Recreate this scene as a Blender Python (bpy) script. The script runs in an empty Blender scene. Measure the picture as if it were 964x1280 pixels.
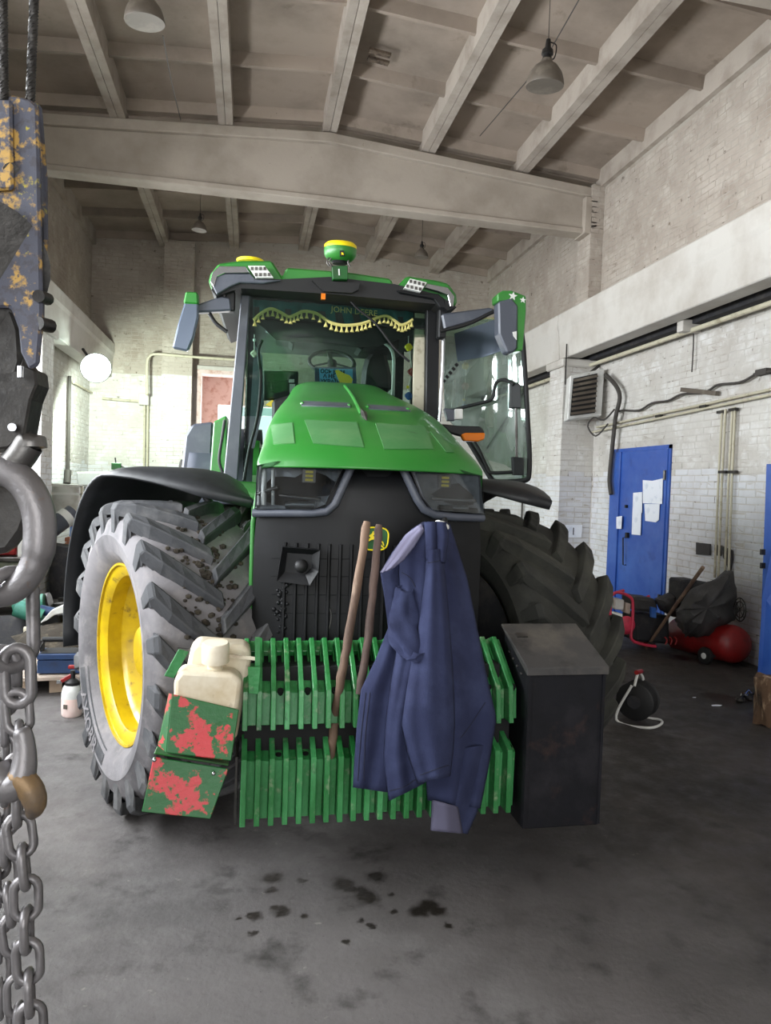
import bpy, bmesh, math, random
import numpy as np
from mathutils import Vector, Matrix, Euler
random.seed(7)
rng = np.random.default_rng(7)
PI = math.pi
SC = bpy.context.scene
COL = SC.collection
# ------------------------------------------------------------------ camera
F = 900.0; EYE = 1.69
YAW, PITCH, ROLL = 0.1864, -0.0351, 0.0334
cy_, sy_ = math.cos(YAW), math.sin(YAW)
FW = Vector((sy_*math.cos(PITCH), cy_*math.cos(PITCH), math.sin(PITCH)))
R0 = Vector((cy_, -sy_, 0)); U0 = R0.cross(FW)
RT = R0*math.cos(ROLL)+U0*math.sin(ROLL); UP = U0*math.cos(ROLL)-R0*math.sin(ROLL)
CAM = Vector((0, 0, EYE))
cd = bpy.data.cameras.new('camera'); cam = bpy.data.objects.new('camera', cd); COL.objects.link(cam)
m3 = Matrix((RT, UP, -FW)).transposed()
cam.matrix_world = Matrix.Translation(CAM) @ m3.to_4x4()
cd.sensor_fit = 'VERTICAL'; cd.sensor_height = 36; cd.lens = 36*F/1280; cd.clip_start = .05
SC.camera = cam
def ray(x, y): return RT*((x-482)/F) - UP*((y-640)/F) + FW
def at(x, y, Y): d = ray(x, y); return CAM + d*(Y/d.y)          # point on the plane Y = const
def onX(x, y, X): d = ray(x, y); return CAM + d*(X/d.x)
def onZ(x, y, Z): d = ray(x, y); return CAM + d*((Z-EYE)/d.z)
def atd(x, y, D): return CAM + ray(x, y)*D                       # point at depth D
# ------------------------------------------------------------------ light
vs = SC.view_settings; vs.view_transform = 'Standard'; vs.look = 'None'; vs.gamma = 1; vs.use_curve_mapping = False
vs.exposure = 0.5
W = bpy.data.worlds.new('sky'); SC.world = W; W.use_nodes = True
bg = W.node_tree.nodes['Background']; bg.inputs[0].default_value = (.86, .93, 1, 1); bg.inputs[1].default_value = 1.2
def area(name, loc, target, sx, sy, power, col=(1, 1, 1)):
    l = bpy.data.lights.new(name, 'AREA'); l.shape = 'RECTANGLE'; l.size = sx; l.size_y = sy; l.energy = power; l.color = col
    o = bpy.data.objects.new(name, l); COL.objects.link(o); o.location = loc
    o.rotation_euler = (Vector(target)-Vector(loc)).to_track_quat('-Z', 'Y').to_euler()
    return o
area('gate_daylight', (-.4, -4.6, 2.6), (.0, 4, 1.9), 3.2, 3.6, 150, (1, .98, .95))
for wy, pw in ((.7, 150), (3.4, 260), (6.1, 300), (8.7, 240)):
    area('window_daylight', (-3.6, wy, 2.75), (0, wy+.1, 1.8), 2.2, 1.7, pw, (.92, .96, 1))
for wy in (.2, 3.5, 6.8):
    area('high_window_daylight', (-3.6, wy, 5.35), (0, wy, 4.2), 2.4, .8, 60, (.93, .96, 1))
# ------------------------------------------------------------------ materials
def lin(c): return tuple(((v/255)/12.92 if v/255 <= .04045 else ((v/255+.055)/1.055)**2.4) for v in c[:3])+(1,)
def pm(name, c, rough=.6, metal=0, layers=(), bump=0, bscale=40, spec=.5, coat=0, rvar=0, stretch=None):
    """Principled with noise-masked colour layers: (colour, scale, lo, hi[, stretch])"""
    m = bpy.data.materials.new(name); m.use_nodes = True; nt = m.node_tree; N = nt.nodes; L = nt.links
    b = N['Principled BSDF']; b.inputs['Roughness'].default_value = rough; b.inputs['Metallic'].default_value = metal
    b.inputs['Specular IOR Level'].default_value = spec; b.inputs['Coat Weight'].default_value = coat
    tc = N.new('ShaderNodeTexCoord')
    def noise(scale, st=None, det=6, seed=0):
        mp = N.new('ShaderNodeMapping'); L.new(tc.outputs['Object'], mp.inputs[0])
        mp.inputs['Scale'].default_value = st or (1, 1, 1); mp.inputs['Location'].default_value = (seed*3.1, seed*1.7, seed*2.3)
        n = N.new('ShaderNodeTexNoise'); n.inputs['Scale'].default_value = scale; n.inputs['Detail'].default_value = det; n.inputs['Roughness'].default_value = .62
        L.new(mp.outputs[0], n.inputs['Vector']); return n.outputs['Fac']
    cur = None; base = lin(c)
    for i, ly in enumerate(layers):
        col, sc_, lo, hi = ly[:4]; st = ly[4] if len(ly) > 4 else stretch
        r = N.new('ShaderNodeMapRange'); r.inputs[1].default_value = lo; r.inputs[2].default_value = hi
        L.new(noise(sc_, st, seed=i+1), r.inputs[0])
        mx = N.new('ShaderNodeMix'); mx.data_type = 'RGBA'
        L.new(r.outputs[0], mx.inputs[0])
        if cur is None: mx.inputs[6].default_value = base
        else: L.new(cur, mx.inputs[6])
        mx.inputs[7].default_value = lin(col); cur = mx.outputs[2]
    if cur is None: b.inputs['Base Color'].default_value = base
    else: L.new(cur, b.inputs['Base Color'])
    if rvar:
        r = N.new('ShaderNodeMapRange'); r.inputs[3].default_value = max(.03, rough-rvar); r.inputs[4].default_value = min(1, rough+rvar)
        r.inputs[1].default_value = .35; r.inputs[2].default_value = .65
        L.new(noise(7, seed=9), r.inputs[0]); L.new(r.outputs[0], b.inputs['Roughness'])
    if bump:
        bp = N.new('ShaderNodeBump'); bp.inputs['Strength'].default_value = bump; bp.inputs['Distance'].default_value = .01
        L.new(noise(bscale, stretch, seed=5), bp.inputs['Height']); L.new(bp.outputs[0], b.inputs['Normal'])
    return m
def emis(name, c, s):
    m = bpy.data.materials.new(name); m.use_nodes = True; N = m.node_tree.nodes; b = N['Principled BSDF']
    b.inputs['Base Color'].default_value = lin(c); b.inputs['Emission Color'].default_value = lin(c); b.inputs['Emission Strength'].default_value = s
    return m
def glass(name, tint, refl=.1, rough=.03, dirt=None):
    m = bpy.data.materials.new(name); m.use_nodes = True; nt = m.node_tree; N = nt.nodes; L = nt.links
    N.remove(N['Principled BSDF']); o = N['Material Output']
    t = N.new('ShaderNodeBsdfTransparent'); t.inputs[0].default_value = lin(tint)
    g = N.new('ShaderNodeBsdfGlossy'); g.inputs['Roughness'].default_value = rough
    f = N.new('ShaderNodeFresnel'); f.inputs[0].default_value = 1.5
    ad = N.new('ShaderNodeMath'); ad.operation = 'ADD'; ad.inputs[1].default_value = refl; L.new(f.outputs[0], ad.inputs[0])
    mx = N.new('ShaderNodeMixShader'); L.new(ad.outputs[0], mx.inputs[0]); L.new(t.outputs[0], mx.inputs[1]); L.new(g.outputs[0], mx.inputs[2])
    out = mx.outputs[0]
    if dirt:
        d = N.new('ShaderNodeBsdfDiffuse'); d.inputs[0].default_value = lin(dirt[0])
        n = N.new('ShaderNodeTexNoise'); n.inputs['Scale'].default_value = dirt[1]; n.inputs['Detail'].default_value = 5
        r = N.new('ShaderNodeMapRange'); r.inputs[1].default_value = .4; r.inputs[2].default_value = .75; r.inputs[3].default_value = dirt[2]; r.inputs[4].default_value = dirt[3]
        L.new(n.outputs['Fac'], r.inputs[0]); m2 = N.new('ShaderNodeMixShader'); L.new(r.outputs[0], m2.inputs[0]); L.new(out, m2.inputs[1]); L.new(d.outputs[0], m2.inputs[2]); out = m2.outputs[0]
    L.new(out, o.inputs[0]); return m
WH = (203, 200, 194)
MT = {}
MT['paintbrick'] = pm('whitewashed brick', WH, .85, layers=[((176, 170, 162), 1.1, .42, .72), ((222, 222, 220), 5, .5, .75), ((120, 110, 98), 9, .66, .74)], bump=.55, bscale=26)
MT['oldbrick'] = pm('old warm whitewashed brick', (172, 162, 151), .88, layers=[((144, 132, 120), 1.1, .42, .72), ((186, 178, 168), 4, .5, .75), ((104, 90, 76), 9, .64, .74)], bump=.55, bscale=26)
MT['newbrick'] = pm('fresh cool whitewashed brick', (212, 213, 216), .8, layers=[((188, 186, 186), 1.5, .45, .72), ((128, 120, 112), 10, .68, .75)], bump=.5, bscale=26)
MT['mortar'] = pm('whitewashed mortar', (194, 190, 184), .95, layers=[((172, 164, 154), 3, .5, .7), ((104, 94, 84), 9, .60, .70)], bump=.5)
MT['plaster'] = pm('whitewashed plaster', (196, 192, 185), .9, layers=[((168, 160, 150), 1.3, .45, .75), ((110, 100, 88), 14, .69, .75)], bump=.25, bscale=18)
MT['roof'] = pm('whitewashed roof concrete', (158, 144, 131), .92, layers=[((122, 111, 100), .9, .42, .72), ((110, 98, 84), 3.2, .62, .8), ((80, 62, 46), 17, .72, .78)], bump=.2, bscale=22)
MT['roofrib'] = pm('roof rib concrete', (168, 158, 147), .92, layers=[((136, 125, 113), 2.2, .45, .72), ((120, 100, 80), 15, .69, .76)], bump=.3, bscale=22)
MT['blackp'] = pm('black satin plastic', (13, 14, 16), .5, layers=[((28, 29, 32), 5, .5, .8)], spec=.3)
MT['fender'] = pm('dusty black fender plastic', (26, 28, 31), .5, layers=[((58, 60, 64), 3, .48, .8)])
MT['blackg'] = pm('dusty dark grey plastic', (44, 46, 50), .5, layers=[((64, 66, 70), 5, .5, .8)])
MT['greyp'] = pm('charcoal grey plastic', (74, 78, 88), .42, layers=[((92, 96, 104), 5, .5, .8)])
MT['green'] = pm('tractor green paint', (36, 118, 38), .42, layers=[((62, 126, 56), 1.6, .45, .8)], coat=.15)
MT['girder'] = pm('old whitewash on the girder', (166, 156, 144), .9, layers=[((140, 130, 118), 1.3, .45, .75), ((108, 92, 76), 14, .69, .75)], bump=.25, bscale=18)
MT['reflector'] = pm('bright reflector', (170, 174, 178), .28, .9)
MT['greend'] = pm('dusty recessed green', (62, 118, 64), .7, layers=[((84, 128, 78), 5, .45, .75), ((50, 80, 44), 9, .66, .8)])
MT['dkgreen'] = pm('frame green', (20, 84, 30), .5, layers=[((40, 50, 34), 6, .5, .7)])
MT['yellow'] = pm('rim yellow', (196, 166, 10), .38, layers=[((156, 128, 22), 5, .42, .72), ((104, 82, 40), 13, .60, .72)], coat=.25)
MT['yellowp'] = pm('yellow plastic', (240, 216, 20), .4)
MT['rubber'] = pm('dusty tyre rubber', (84, 82, 82), .85, layers=[((128, 124, 124), 2.6, .42, .66), ((48, 46, 44), 6, .55, .75)], bump=.25, bscale=60)
MT['sidewall'] = pm('dusty pale sidewall', (118, 115, 117), .88, layers=[((84, 82, 84), 2.2, .45, .66), ((136, 131, 130), 9, .52, .75)], bump=.2, bscale=60)
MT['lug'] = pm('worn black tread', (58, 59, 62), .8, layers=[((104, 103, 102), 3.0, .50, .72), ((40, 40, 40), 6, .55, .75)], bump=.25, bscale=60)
MT['lugd'] = pm('dirty olive tread with painted shade', (44, 44, 40), .9, layers=[((66, 66, 58), 4, .45, .72)], bump=.3, bscale=60)  # darker tyre copy: shade on the dim wheels put into the colour
MT['mud'] = pm('dried mud', (52, 46, 38), .98, layers=[((88, 80, 66), 14, .5, .7)], bump=.6)
MT['steel'] = pm('dull steel', (110, 108, 106), .42, .85, layers=[((70, 66, 62), 6, .45, .7)], bump=.15)
MT['dsteel'] = pm('dark oily steel', (64, 62, 60), .45, .6, layers=[((30, 29, 29), 5, .45, .65), ((104, 96, 86), 12, .6, .75)], bump=.25)
MT['hooksteel'] = pm('worn hook steel', (124, 121, 122), .42, .55, layers=[((60, 58, 58), 5, .5, .7), ((130, 96, 66), 14, .66, .76)], bump=.2)
MT['brasshook'] = pm('ochre worn hook steel', (132, 108, 78), .5, .4, layers=[((84, 78, 74), 8, .45, .65)], bump=.2)
MT['chrome'] = pm('bright metal', (190, 192, 196), .2, 1)
MT['wood'] = pm('worn ash wood', (122, 98, 80), .75, layers=[((78, 60, 50), 7, .48, .66, (1, 1, .1)), ((160, 138, 118), 10, .6, .75, (1, 1, .15))], bump=.3)
MT['pallet'] = pm('dusty timber', (168, 148, 128), .9, layers=[((120, 102, 86), 4, .45, .7), ((84, 74, 66), 9, .6, .75)], bump=.3)
MT['white'] = pm('white enamel', (214, 214, 210), .55, layers=[((180, 178, 170), 4, .5, .75), ((120, 96, 72), 14, .7, .76)])
MT['paper'] = pm('paper', (232, 236, 244), .7, layers=[((205, 212, 226), 9, .55, .7)], bump=.3, bscale=12)
MT['blue'] = pm('blue door paint', (44, 84, 166), .38, layers=[((68, 108, 184), 1.7, .45, .75), ((30, 66, 140), 5, .58, .75), ((120, 130, 150), 15, .7, .75)], bump=.12, bscale=5, rvar=.1)
MT['red'] = pm('red enamel', (140, 24, 24), .45, layers=[((104, 24, 24), 5, .5, .72), ((50, 30, 28), 9, .6, .75)])
MT['pink'] = pm('faded red frame', (206, 58, 84), .45, layers=[((150, 40, 54), 6, .5, .75)])
MT['black'] = pm('black rubber', (18, 18, 19), .6)
MT['vblack'] = pm('black void plastic', (9, 9, 10), .8)
MT['cable'] = pm('grey cable', (64, 60, 56), .7)
MT['pipe'] = pm('cream pipe paint', (188, 182, 160), .6, layers=[((140, 130, 104), 8, .55, .72)])
MT['navy'] = pm('navy twill', (44, 49, 76), .9, layers=[((54, 60, 88), 6, .45, .7), ((32, 35, 58), 3, .52, .75)], bump=.3, bscale=260, spec=.2)
MT['navyl'] = pm('pale sun-faded lining', (136, 134, 160), .9, spec=.2)
MT['canvas'] = pm('dark coated cloth', (52, 50, 50), .7, layers=[((74, 72, 72), 5, .5, .7)], bump=.3)
MT['poly'] = pm('yellowed white plastic', (222, 212, 190), .5, layers=[((190, 170, 134), 3.5, .5, .72), ((120, 86, 54), 8, .62, .78)])
MT['chip'] = pm('green paint flaking over red', (30, 92, 44), .45, layers=[((188, 58, 62), 9, .49, .52), ((28, 88, 40), 26, .58, .62), ((90, 60, 46), 30, .68, .75)], bump=.2)
MT['wt'] = pm('worn green cast iron', (34, 112, 52), .45, layers=[((70, 150, 90), 6, .42, .7, (1, 1, .4)), ((30, 60, 36), 9, .6, .72), ((132, 150, 118), 16, .58, .72)], bump=.35, bscale=50, coat=.2)
MT['boxmetal'] = pm('black painted sheet metal', (17, 17, 22), .6, spec=.25, layers=[((38, 36, 40), 3, .48, .72), ((52, 38, 34), 6, .6, .75), ((14, 14, 17), 9, .5, .7)], bump=.15)
MT['lidmetal'] = pm('dusty black sheet metal', (58, 56, 55), .6, layers=[((92, 86, 78), 4, .45, .7), ((38, 36, 36), 8, .52, .7)], bump=.15)
MT['yb'] = pm('chipped hoist paint', (72, 74, 86), .6, .1, layers=[((176, 140, 72), 17, .545, .60), ((66, 64, 72), 44, .54, .60), ((178, 164, 46), 12, .61, .65)], bump=.2)
MT['brickred'] = pm('red brick', (176, 116, 92), .9, layers=[((140, 84, 66), 8, .5, .7)])
MT['board'] = pm('scuffed chipboard', (186, 170, 156), .9, layers=[((140, 126, 114), 3.5, .45, .7), ((100, 88, 76), 10, .58, .74)], bump=.2)
MT['teal'] = pm('teal green pipe', (60, 128, 108), .5, layers=[((90, 150, 140), 5, .5, .7)])
MT['bluep'] = pm('blue plastic', (52, 98, 176), .45, layers=[((90, 130, 190), 4, .5, .75)])
MT['tblue'] = pm('blue tool steel', (30, 56, 96), .45, layers=[((30, 44, 70), 6, .5, .7)])
MT['greenbench'] = pm('grey green bench paint', (128, 134, 118), .6, layers=[((96, 100, 88), 5, .5, .7)])
MT['dark'] = pm('grimy dark clutter and rim shade', (34, 34, 38), .75, layers=[((60, 56, 54), 8, .5, .7)], bump=.3)
MT['lampin'] = pm('grey lamp interior', (150, 152, 156), .4, .2, layers=[((92, 94, 98), 6, .45, .7)])
MT['signblue'] = pm('cyan blue print', (96, 168, 214), .5)
MT['bare'] = pm('bare brown brick patch', (104, 90, 76), .9, layers=[((66, 54, 44), 14, .45, .6)])
MT['orange'] = pm('amber lens', (226, 120, 16), .2, coat=.6)
MT['mirror'] = pm('mirror back blue grey', (96, 106, 122), .25, .4)
MT['sun'] = pm('sun visor teal film', (48, 96, 112), .4, layers=[((34, 70, 88), 3, .45, .7)])
MT['fringe'] = pm('gold fringe', (206, 196, 120), .8)
MT['curt'] = pm('teal curtain cloth', (28, 92, 96), .8, layers=[((36, 74, 80), 4, .5, .7)])
MT['glass'] = glass('cab glass', (222, 236, 230), .0)
MT['doorglass'] = glass('door glass', (214, 228, 222), .30, dirt=((196, 206, 200), 2.6, .04, .5))
MT['lens'] = glass('headlamp lens', (216, 220, 222), .0)
MT['pinkwall'] = pm('pale pink plaster', (212, 192, 186), .9, layers=[((180, 140, 126), 7, .5, .7)])  # pinkish plaster in its own colour
def zone_mortar():
    nt = MT['mortar'].node_tree; N = nt.nodes; L = nt.links; b = N['Principled BSDF']; src = b.inputs['Base Color'].links[0].from_socket
    g = N.new('ShaderNodeNewGeometry'); s = N.new('ShaderNodeSeparateXYZ'); L.new(g.outputs['Position'], s.inputs[0])
    r = N.new('ShaderNodeMapRange'); r.inputs[1].default_value = 3.75; r.inputs[2].default_value = 3.85; L.new(s.outputs[2], r.inputs[0])
    mx = N.new('ShaderNodeMix'); mx.data_type = 'RGBA'; mx.blend_type = 'MULTIPLY'; mx.inputs[7].default_value = (.70, .66, .61, 1); L.new(src, mx.inputs[6]); L.new(r.outputs[0], mx.inputs[0]); L.new(mx.outputs[2], b.inputs['Base Color'])
zone_mortar()
def floor_mat():
    m = pm('dirty concrete floor', (90, 86, 85), .72, layers=[((64, 62, 61), .7, .42, .70), ((102, 99, 98), 2.1, .52, .78), ((46, 43, 41), 4.5, .56, .72), ((112, 108, 104), 22, .67, .74), ((40, 38, 36), 60, .66, .72)], bump=.35, bscale=30, rvar=.18)
    nt = m.node_tree; N = nt.nodes; L = nt.links; b = N['Principled BSDF']
    geo = N.new('ShaderNodeNewGeometry'); nz = N.new('ShaderNodeTexNoise'); nz.inputs['Scale'].default_value = 16; nz.inputs['Detail'].default_value = 8; nz.inputs['Roughness'].default_value = .7
    L.new(geo.outputs['Position'], nz.inputs['Vector'])
    ns = N.new('ShaderNodeVectorMath'); ns.operation = 'MULTIPLY_ADD'; L.new(nz.outputs['Color'], ns.inputs[0]); ns.inputs[1].default_value = (.09, .09, 0); L.new(geo.outputs['Position'], ns.inputs[2])
    mask = None
    # oil drips on the concrete: (pixel x, pixel y, radius)
    for px, py, r in [(340,1097,.050),(341,1112,.030),(377,1100,.022),(343,1134,.02),(352,1140,.045),(319,1146,.034),(300,1148,.014),(318,1166,.02),(428,1104,.055),(440,1112,.04),(471,1096,.048),(458,1121,.058),(450,1112,.04),(489,1118,.018),(535,1132,.055),(525,1139,.05),(548,1138,.04),(560,1156,.02),(492,1139,.02),(453,1150,.016),(463,1158,.022),(380,1145,.02),(432,1176,.02),(925,880,.30),(900,872,.2),(850,822,.16)]:
        p = onZ(px, py, 0)
        d = N.new('ShaderNodeVectorMath'); d.operation = 'DISTANCE'; L.new(ns.outputs[0], d.inputs[0]); d.inputs[1].default_value = (p.x+.045, p.y+.045, 0)
        mr = N.new('ShaderNodeMapRange'); mr.inputs[1].default_value = r*.55; mr.inputs[2].default_value = r*1.12; mr.inputs[3].default_value = 1; mr.inputs[4].default_value = 0; L.new(d.outputs['Value'], mr.inputs[0])
        if mask is None: mask = mr.outputs[0]
        else:
            mxm = N.new('ShaderNodeMath'); mxm.operation = 'MAXIMUM'; L.new(mask, mxm.inputs[0]); L.new(mr.outputs[0], mxm.inputs[1]); mask = mxm.outputs[0]
    src = b.inputs['Base Color'].links[0].from_socket
    # floor colour darkens towards the workshop's right side, broken by noise
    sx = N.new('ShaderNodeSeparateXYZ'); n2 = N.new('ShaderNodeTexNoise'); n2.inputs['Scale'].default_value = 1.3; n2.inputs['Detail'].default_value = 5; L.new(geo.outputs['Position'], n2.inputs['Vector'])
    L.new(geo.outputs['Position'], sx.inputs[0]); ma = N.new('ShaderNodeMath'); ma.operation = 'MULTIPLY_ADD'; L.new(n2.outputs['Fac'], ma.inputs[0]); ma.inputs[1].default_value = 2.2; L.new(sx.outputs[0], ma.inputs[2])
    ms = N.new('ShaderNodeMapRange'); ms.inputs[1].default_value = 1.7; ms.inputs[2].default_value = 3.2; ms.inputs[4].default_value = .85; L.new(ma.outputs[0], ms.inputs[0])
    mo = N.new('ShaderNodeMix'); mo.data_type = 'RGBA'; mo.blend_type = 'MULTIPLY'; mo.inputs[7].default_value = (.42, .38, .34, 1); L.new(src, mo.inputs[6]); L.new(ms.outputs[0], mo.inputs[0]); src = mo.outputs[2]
    mx = N.new('ShaderNodeMix'); mx.data_type = 'RGBA'; mx.inputs[7].default_value = lin((34, 30, 26)); L.new(src, mx.inputs[6]); L.new(mask, mx.inputs[0]); L.new(mx.outputs[2], b.inputs['Base Color'])
    rs = b.inputs['Roughness'].links[0].from_socket
    m2 = N.new('ShaderNodeMix'); m2.data_type = 'FLOAT'; m2.inputs[3].default_value = .38; L.new(rs, m2.inputs[2]); L.new(mask, m2.inputs[0]); L.new(m2.outputs[0], b.inputs['Roughness'])
    return m
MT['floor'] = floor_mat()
# ------------------------------------------------------------------ mesh helpers
ORG = {}
def org(o): return ORG.get(o.name, Vector((0, 0, 0))) if o else Vector((0, 0, 0))
class MB:
    def __init__(s): s.v = []; s.f = []; s.s = []; s.m = []; s.mi = 0
    def add(s, vs, fs, sm=False):
        n = len(s.v); s.v.extend([tuple(p) for p in vs]); s.f.extend([tuple(i+n for i in f) for f in fs]); s.s.extend([sm]*len(fs)); s.m.extend([s.mi]*len(fs)); return s
    def box(s, lo, hi):
        x0, y0, z0 = lo; x1, y1, z1 = hi
        return s.add([(x0,y0,z0),(x1,y0,z0),(x1,y1,z0),(x0,y1,z0),(x0,y0,z1),(x1,y0,z1),(x1,y1,z1),(x0,y1,z1)],
              [(0,3,2,1),(4,5,6,7),(0,1,5,4),(1,2,6,5),(2,3,7,6),(3,0,4,7)])
    def obox(s, c, size, rot=(0, 0, 0)):
        R = Euler(rot).to_matrix(); c = Vector(c); h = [k/2 for k in size]; vs = []
        for z in (-1, 1):
            for x, y in ((-1,-1),(1,-1),(1,1),(-1,1)): vs.append(c+R@Vector((x*h[0], y*h[1], z*h[2])))
        return s.add(vs, [(0,3,2,1),(4,5,6,7),(0,1,5,4),(1,2,6,5),(2,3,7,6),(3,0,4,7)])
    def bar(s, p, q, w, h=None, up=(0, 0, 1)):
        p = Vector(p); q = Vector(q); d = (q-p).normalized(); u = Vector(up)
        if abs(d.dot(u)) > .98: u = Vector((0, 1, 0))
        a = d.cross(u).normalized()*(w/2); b = a.cross(d).normalized()*((h or w)/2)
        return s.add([p-a-b, p+a-b, p+a+b, p-a+b, q-a-b, q+a-b, q+a+b, q-a+b], [(0,1,2,3),(7,6,5,4),(0,4,5,1),(1,5,6,2),(2,6,7,3),(3,7,4,0)])
    def prism(s, poly, off, sm=False):
        n = len(poly); off = Vector(off); P = [Vector(p) for p in poly]
        s.add(P+[p+off for p in P], [tuple(range(n)), tuple(range(2*n-1, n-1, -1))], False)
        k = len(s.v)-2*n
        fs = [(k+i, k+(i+1) % n, k+n+(i+1) % n, k+n+i) for i in range(n)]
        s.f.extend(fs); s.s.extend([sm]*n); s.m.extend([s.mi]*n); return s
    def tube(s, pts, r, seg=8, closed=False, sm=True):
        P = [Vector(p) for p in pts]; n = len(P); rr = r if isinstance(r, (list, tuple)) else [r]*n
        T = []
        for i in range(n):
            a = P[(i-1) % n] if (closed or i > 0) else P[i]; b = P[(i+1) % n] if (closed or i < n-1) else P[i]
            T.append((b-a).normalized())
        u = T[0].orthogonal().normalized(); vs = []
        for i in range(n):
            u = (u-T[i]*u.dot(T[i])).normalized(); w = T[i].cross(u)
            for k in range(seg):
                a = 2*PI*k/seg; vs.append(P[i]+(u*math.cos(a)+w*math.sin(a))*rr[i])
        fs = []
        for i in range(n if closed else n-1):
            j = (i+1) % n
            sh = 0
            for k in range(seg): fs.append((i*seg+k, i*seg+(k+1) % seg, j*seg+(k+1) % seg, j*seg+k))
        s.add(vs, fs, sm)
        if not closed: s.add(vs[:seg], [tuple(range(seg-1, -1, -1))]); s.add(vs[-seg:], [tuple(range(seg))])
        return s
    def lathe(s, prof, o=(0, 0, 0), axis=(0, 0, 1), seg=24, sm=True, loop=False):
        ax = Vector(axis).normalized(); u = ax.orthogonal().normalized(); w = ax.cross(u); o = Vector(o); vs = []; n = len(prof)
        for r, z in prof:
            for k in range(seg):
                a = 2*PI*k/seg; vs.append(o+ax*z+(u*math.cos(a)+w*math.sin(a))*r)
        fs = []
        for i in range(n if loop else n-1):
            j = (i+1) % n
            for k in range(seg): fs.append((i*seg+k, i*seg+(k+1) % seg, j*seg+(k+1) % seg, j*seg+k))
        s.add(vs, fs, sm)
        if not loop:
            if prof[0][0] > 1e-6: s.add(vs[:seg], [tuple(range(seg-1, -1, -1))])
            if prof[-1][0] > 1e-6: s.add(vs[-seg:], [tuple(range(seg))])
        return s
    def grid(s, P, sm=True, closed=False):
        n = len(P); m = len(P[0]); fs = []
        for i in range(n-1):
            for j in range(m if closed else m-1): k = (j+1) % m; fs.append((i*m+j, i*m+k, (i+1)*m+k, (i+1)*m+j))
        return s.add([p for r in P for p in r], fs, sm)
    def ball(s, c, r, seg=12, sc=(1, 1, 1)):
        c = Vector(c); n = seg//2; P = []
        for i in range(n+1):
            t = PI*i/n; P.append([c+Vector((math.sin(t)*math.cos(2*PI*k/seg)*r*sc[0], math.sin(t)*math.sin(2*PI*k/seg)*r*sc[1], math.cos(t)*r*sc[2])) for k in range(seg)])
        return s.grid(P, closed=True)
    def build(s, name, mat, parent=None, bevel=0, solid=0, seg=1, label=None, o=None):
        me = bpy.data.meshes.new(name); sharp = any(s.s)
        ori = Vector(o) if o is not None else (org(parent) if parent else Vector((0, 0, 0)))
        me.from_pydata([(p[0]-ori.x, p[1]-ori.y, p[2]-ori.z) for p in s.v], [], s.f)
        me.polygons.foreach_set('use_smooth', s.s)
        mats = mat if isinstance(mat, (list, tuple)) else [mat]
        for m in mats: me.materials.append(MT[m] if isinstance(m, str) else m)
        if len(mats) > 1: me.polygons.foreach_set('material_index', s.m)
        bm = bmesh.new(); bm.from_mesh(me); bmesh.ops.remove_doubles(bm, verts=bm.verts, dist=1e-5); bmesh.ops.recalc_face_normals(bm, faces=bm.faces); bm.to_mesh(me); bm.free()
        if sharp: me.set_sharp_from_angle(angle=math.radians(48))
        ob = bpy.data.objects.new(name, me); COL.objects.link(ob)
        if parent: ob.parent = parent; ORG[ob.name] = ori
        else: ob.location = ori; ORG[ob.name] = ori
        if solid: md = ob.modifiers.new('thickness', 'SOLIDIFY'); md.thickness = solid; md.offset = 0
        if bevel: md = ob.modifiers.new('bevel', 'BEVEL'); md.width = bevel; md.segments = seg; md.limit_method = 'ANGLE'; md.angle_limit = .6
        if label: ob['label'] = label
        return ob
def thing(name, loc, label, cat, group=None, kind=None):
    o = bpy.data.objects.new(name, None); COL.objects.link(o); o.location = loc; o.empty_display_size = .1
    ORG[o.name] = Vector(loc)
    if kind: o['kind'] = kind
    else: o['label'] = label; o['category'] = cat
    if group: o['group'] = group
    return o
def sub(name, parent):
    o = bpy.data.objects.new(name, None); COL.objects.link(o); o.parent = parent; ORG[o.name] = org(parent); return o
def tag(o, label, cat, group=None):
    o['label'] = label; o['category'] = cat
    if group: o['group'] = group
    return o
def struct(o): o['kind'] = 'structure'; return o
def plate(mb, px, Y, th, sm=False):      # outline seen in the photograph, set on a plane of constant Y with its own thickness
    return mb.prism([at(x, y, Y) for x, y in px], (0, th, 0), sm)
def text(s, size, mapf, name, mat, parent, align='CENTER', ext=0, bold=0):
    cu = bpy.data.curves.new('t', 'FONT'); cu.body = s; cu.size = size; cu.align_x = align; cu.resolution_u = 2; cu.extrude = ext; cu.offset = bold
    o = bpy.data.objects.new('t', cu); COL.objects.link(o)
    dg = bpy.context.evaluated_depsgraph_get(); me = o.evaluated_get(dg).to_mesh()
    mb = MB(); mb.add([mapf(v.co.x, v.co.y, v.co.z) for v in me.vertices], [tuple(p.vertices) for p in me.polygons])
    o.evaluated_get(dg).to_mesh_clear(); bpy.data.objects.remove(o); bpy.data.curves.remove(cu)
    return mb.build(name, mat, parent)
def bez(P, n=8):   # Catmull-Rom through points
    P = [Vector(p) for p in P]; Q = [P[0]]+P+[P[-1]]; out = []
    for i in range(1, len(Q)-2):
        a, b, c, d = Q[i-1:i+3]
        for k in range(n):
            t = k/n; out.append(.5*((2*b)+(c-a)*t+(2*a-5*b+4*c-d)*t*t+(3*b-a-3*c+d)*t**3))
    out.append(P[-1]); return out
# ================================================================== THE SETTING
XL, XR, YB, YBM = -3.25, 5.10, 15.5, 10.2
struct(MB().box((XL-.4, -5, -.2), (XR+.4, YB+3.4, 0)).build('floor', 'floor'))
def ceil_z(x):    # underside of the roof ribs
    return 6.62 - (x-.96)*.34/4.14 if x > .96 else 6.62 - (.96-x)*.27/4.2
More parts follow.
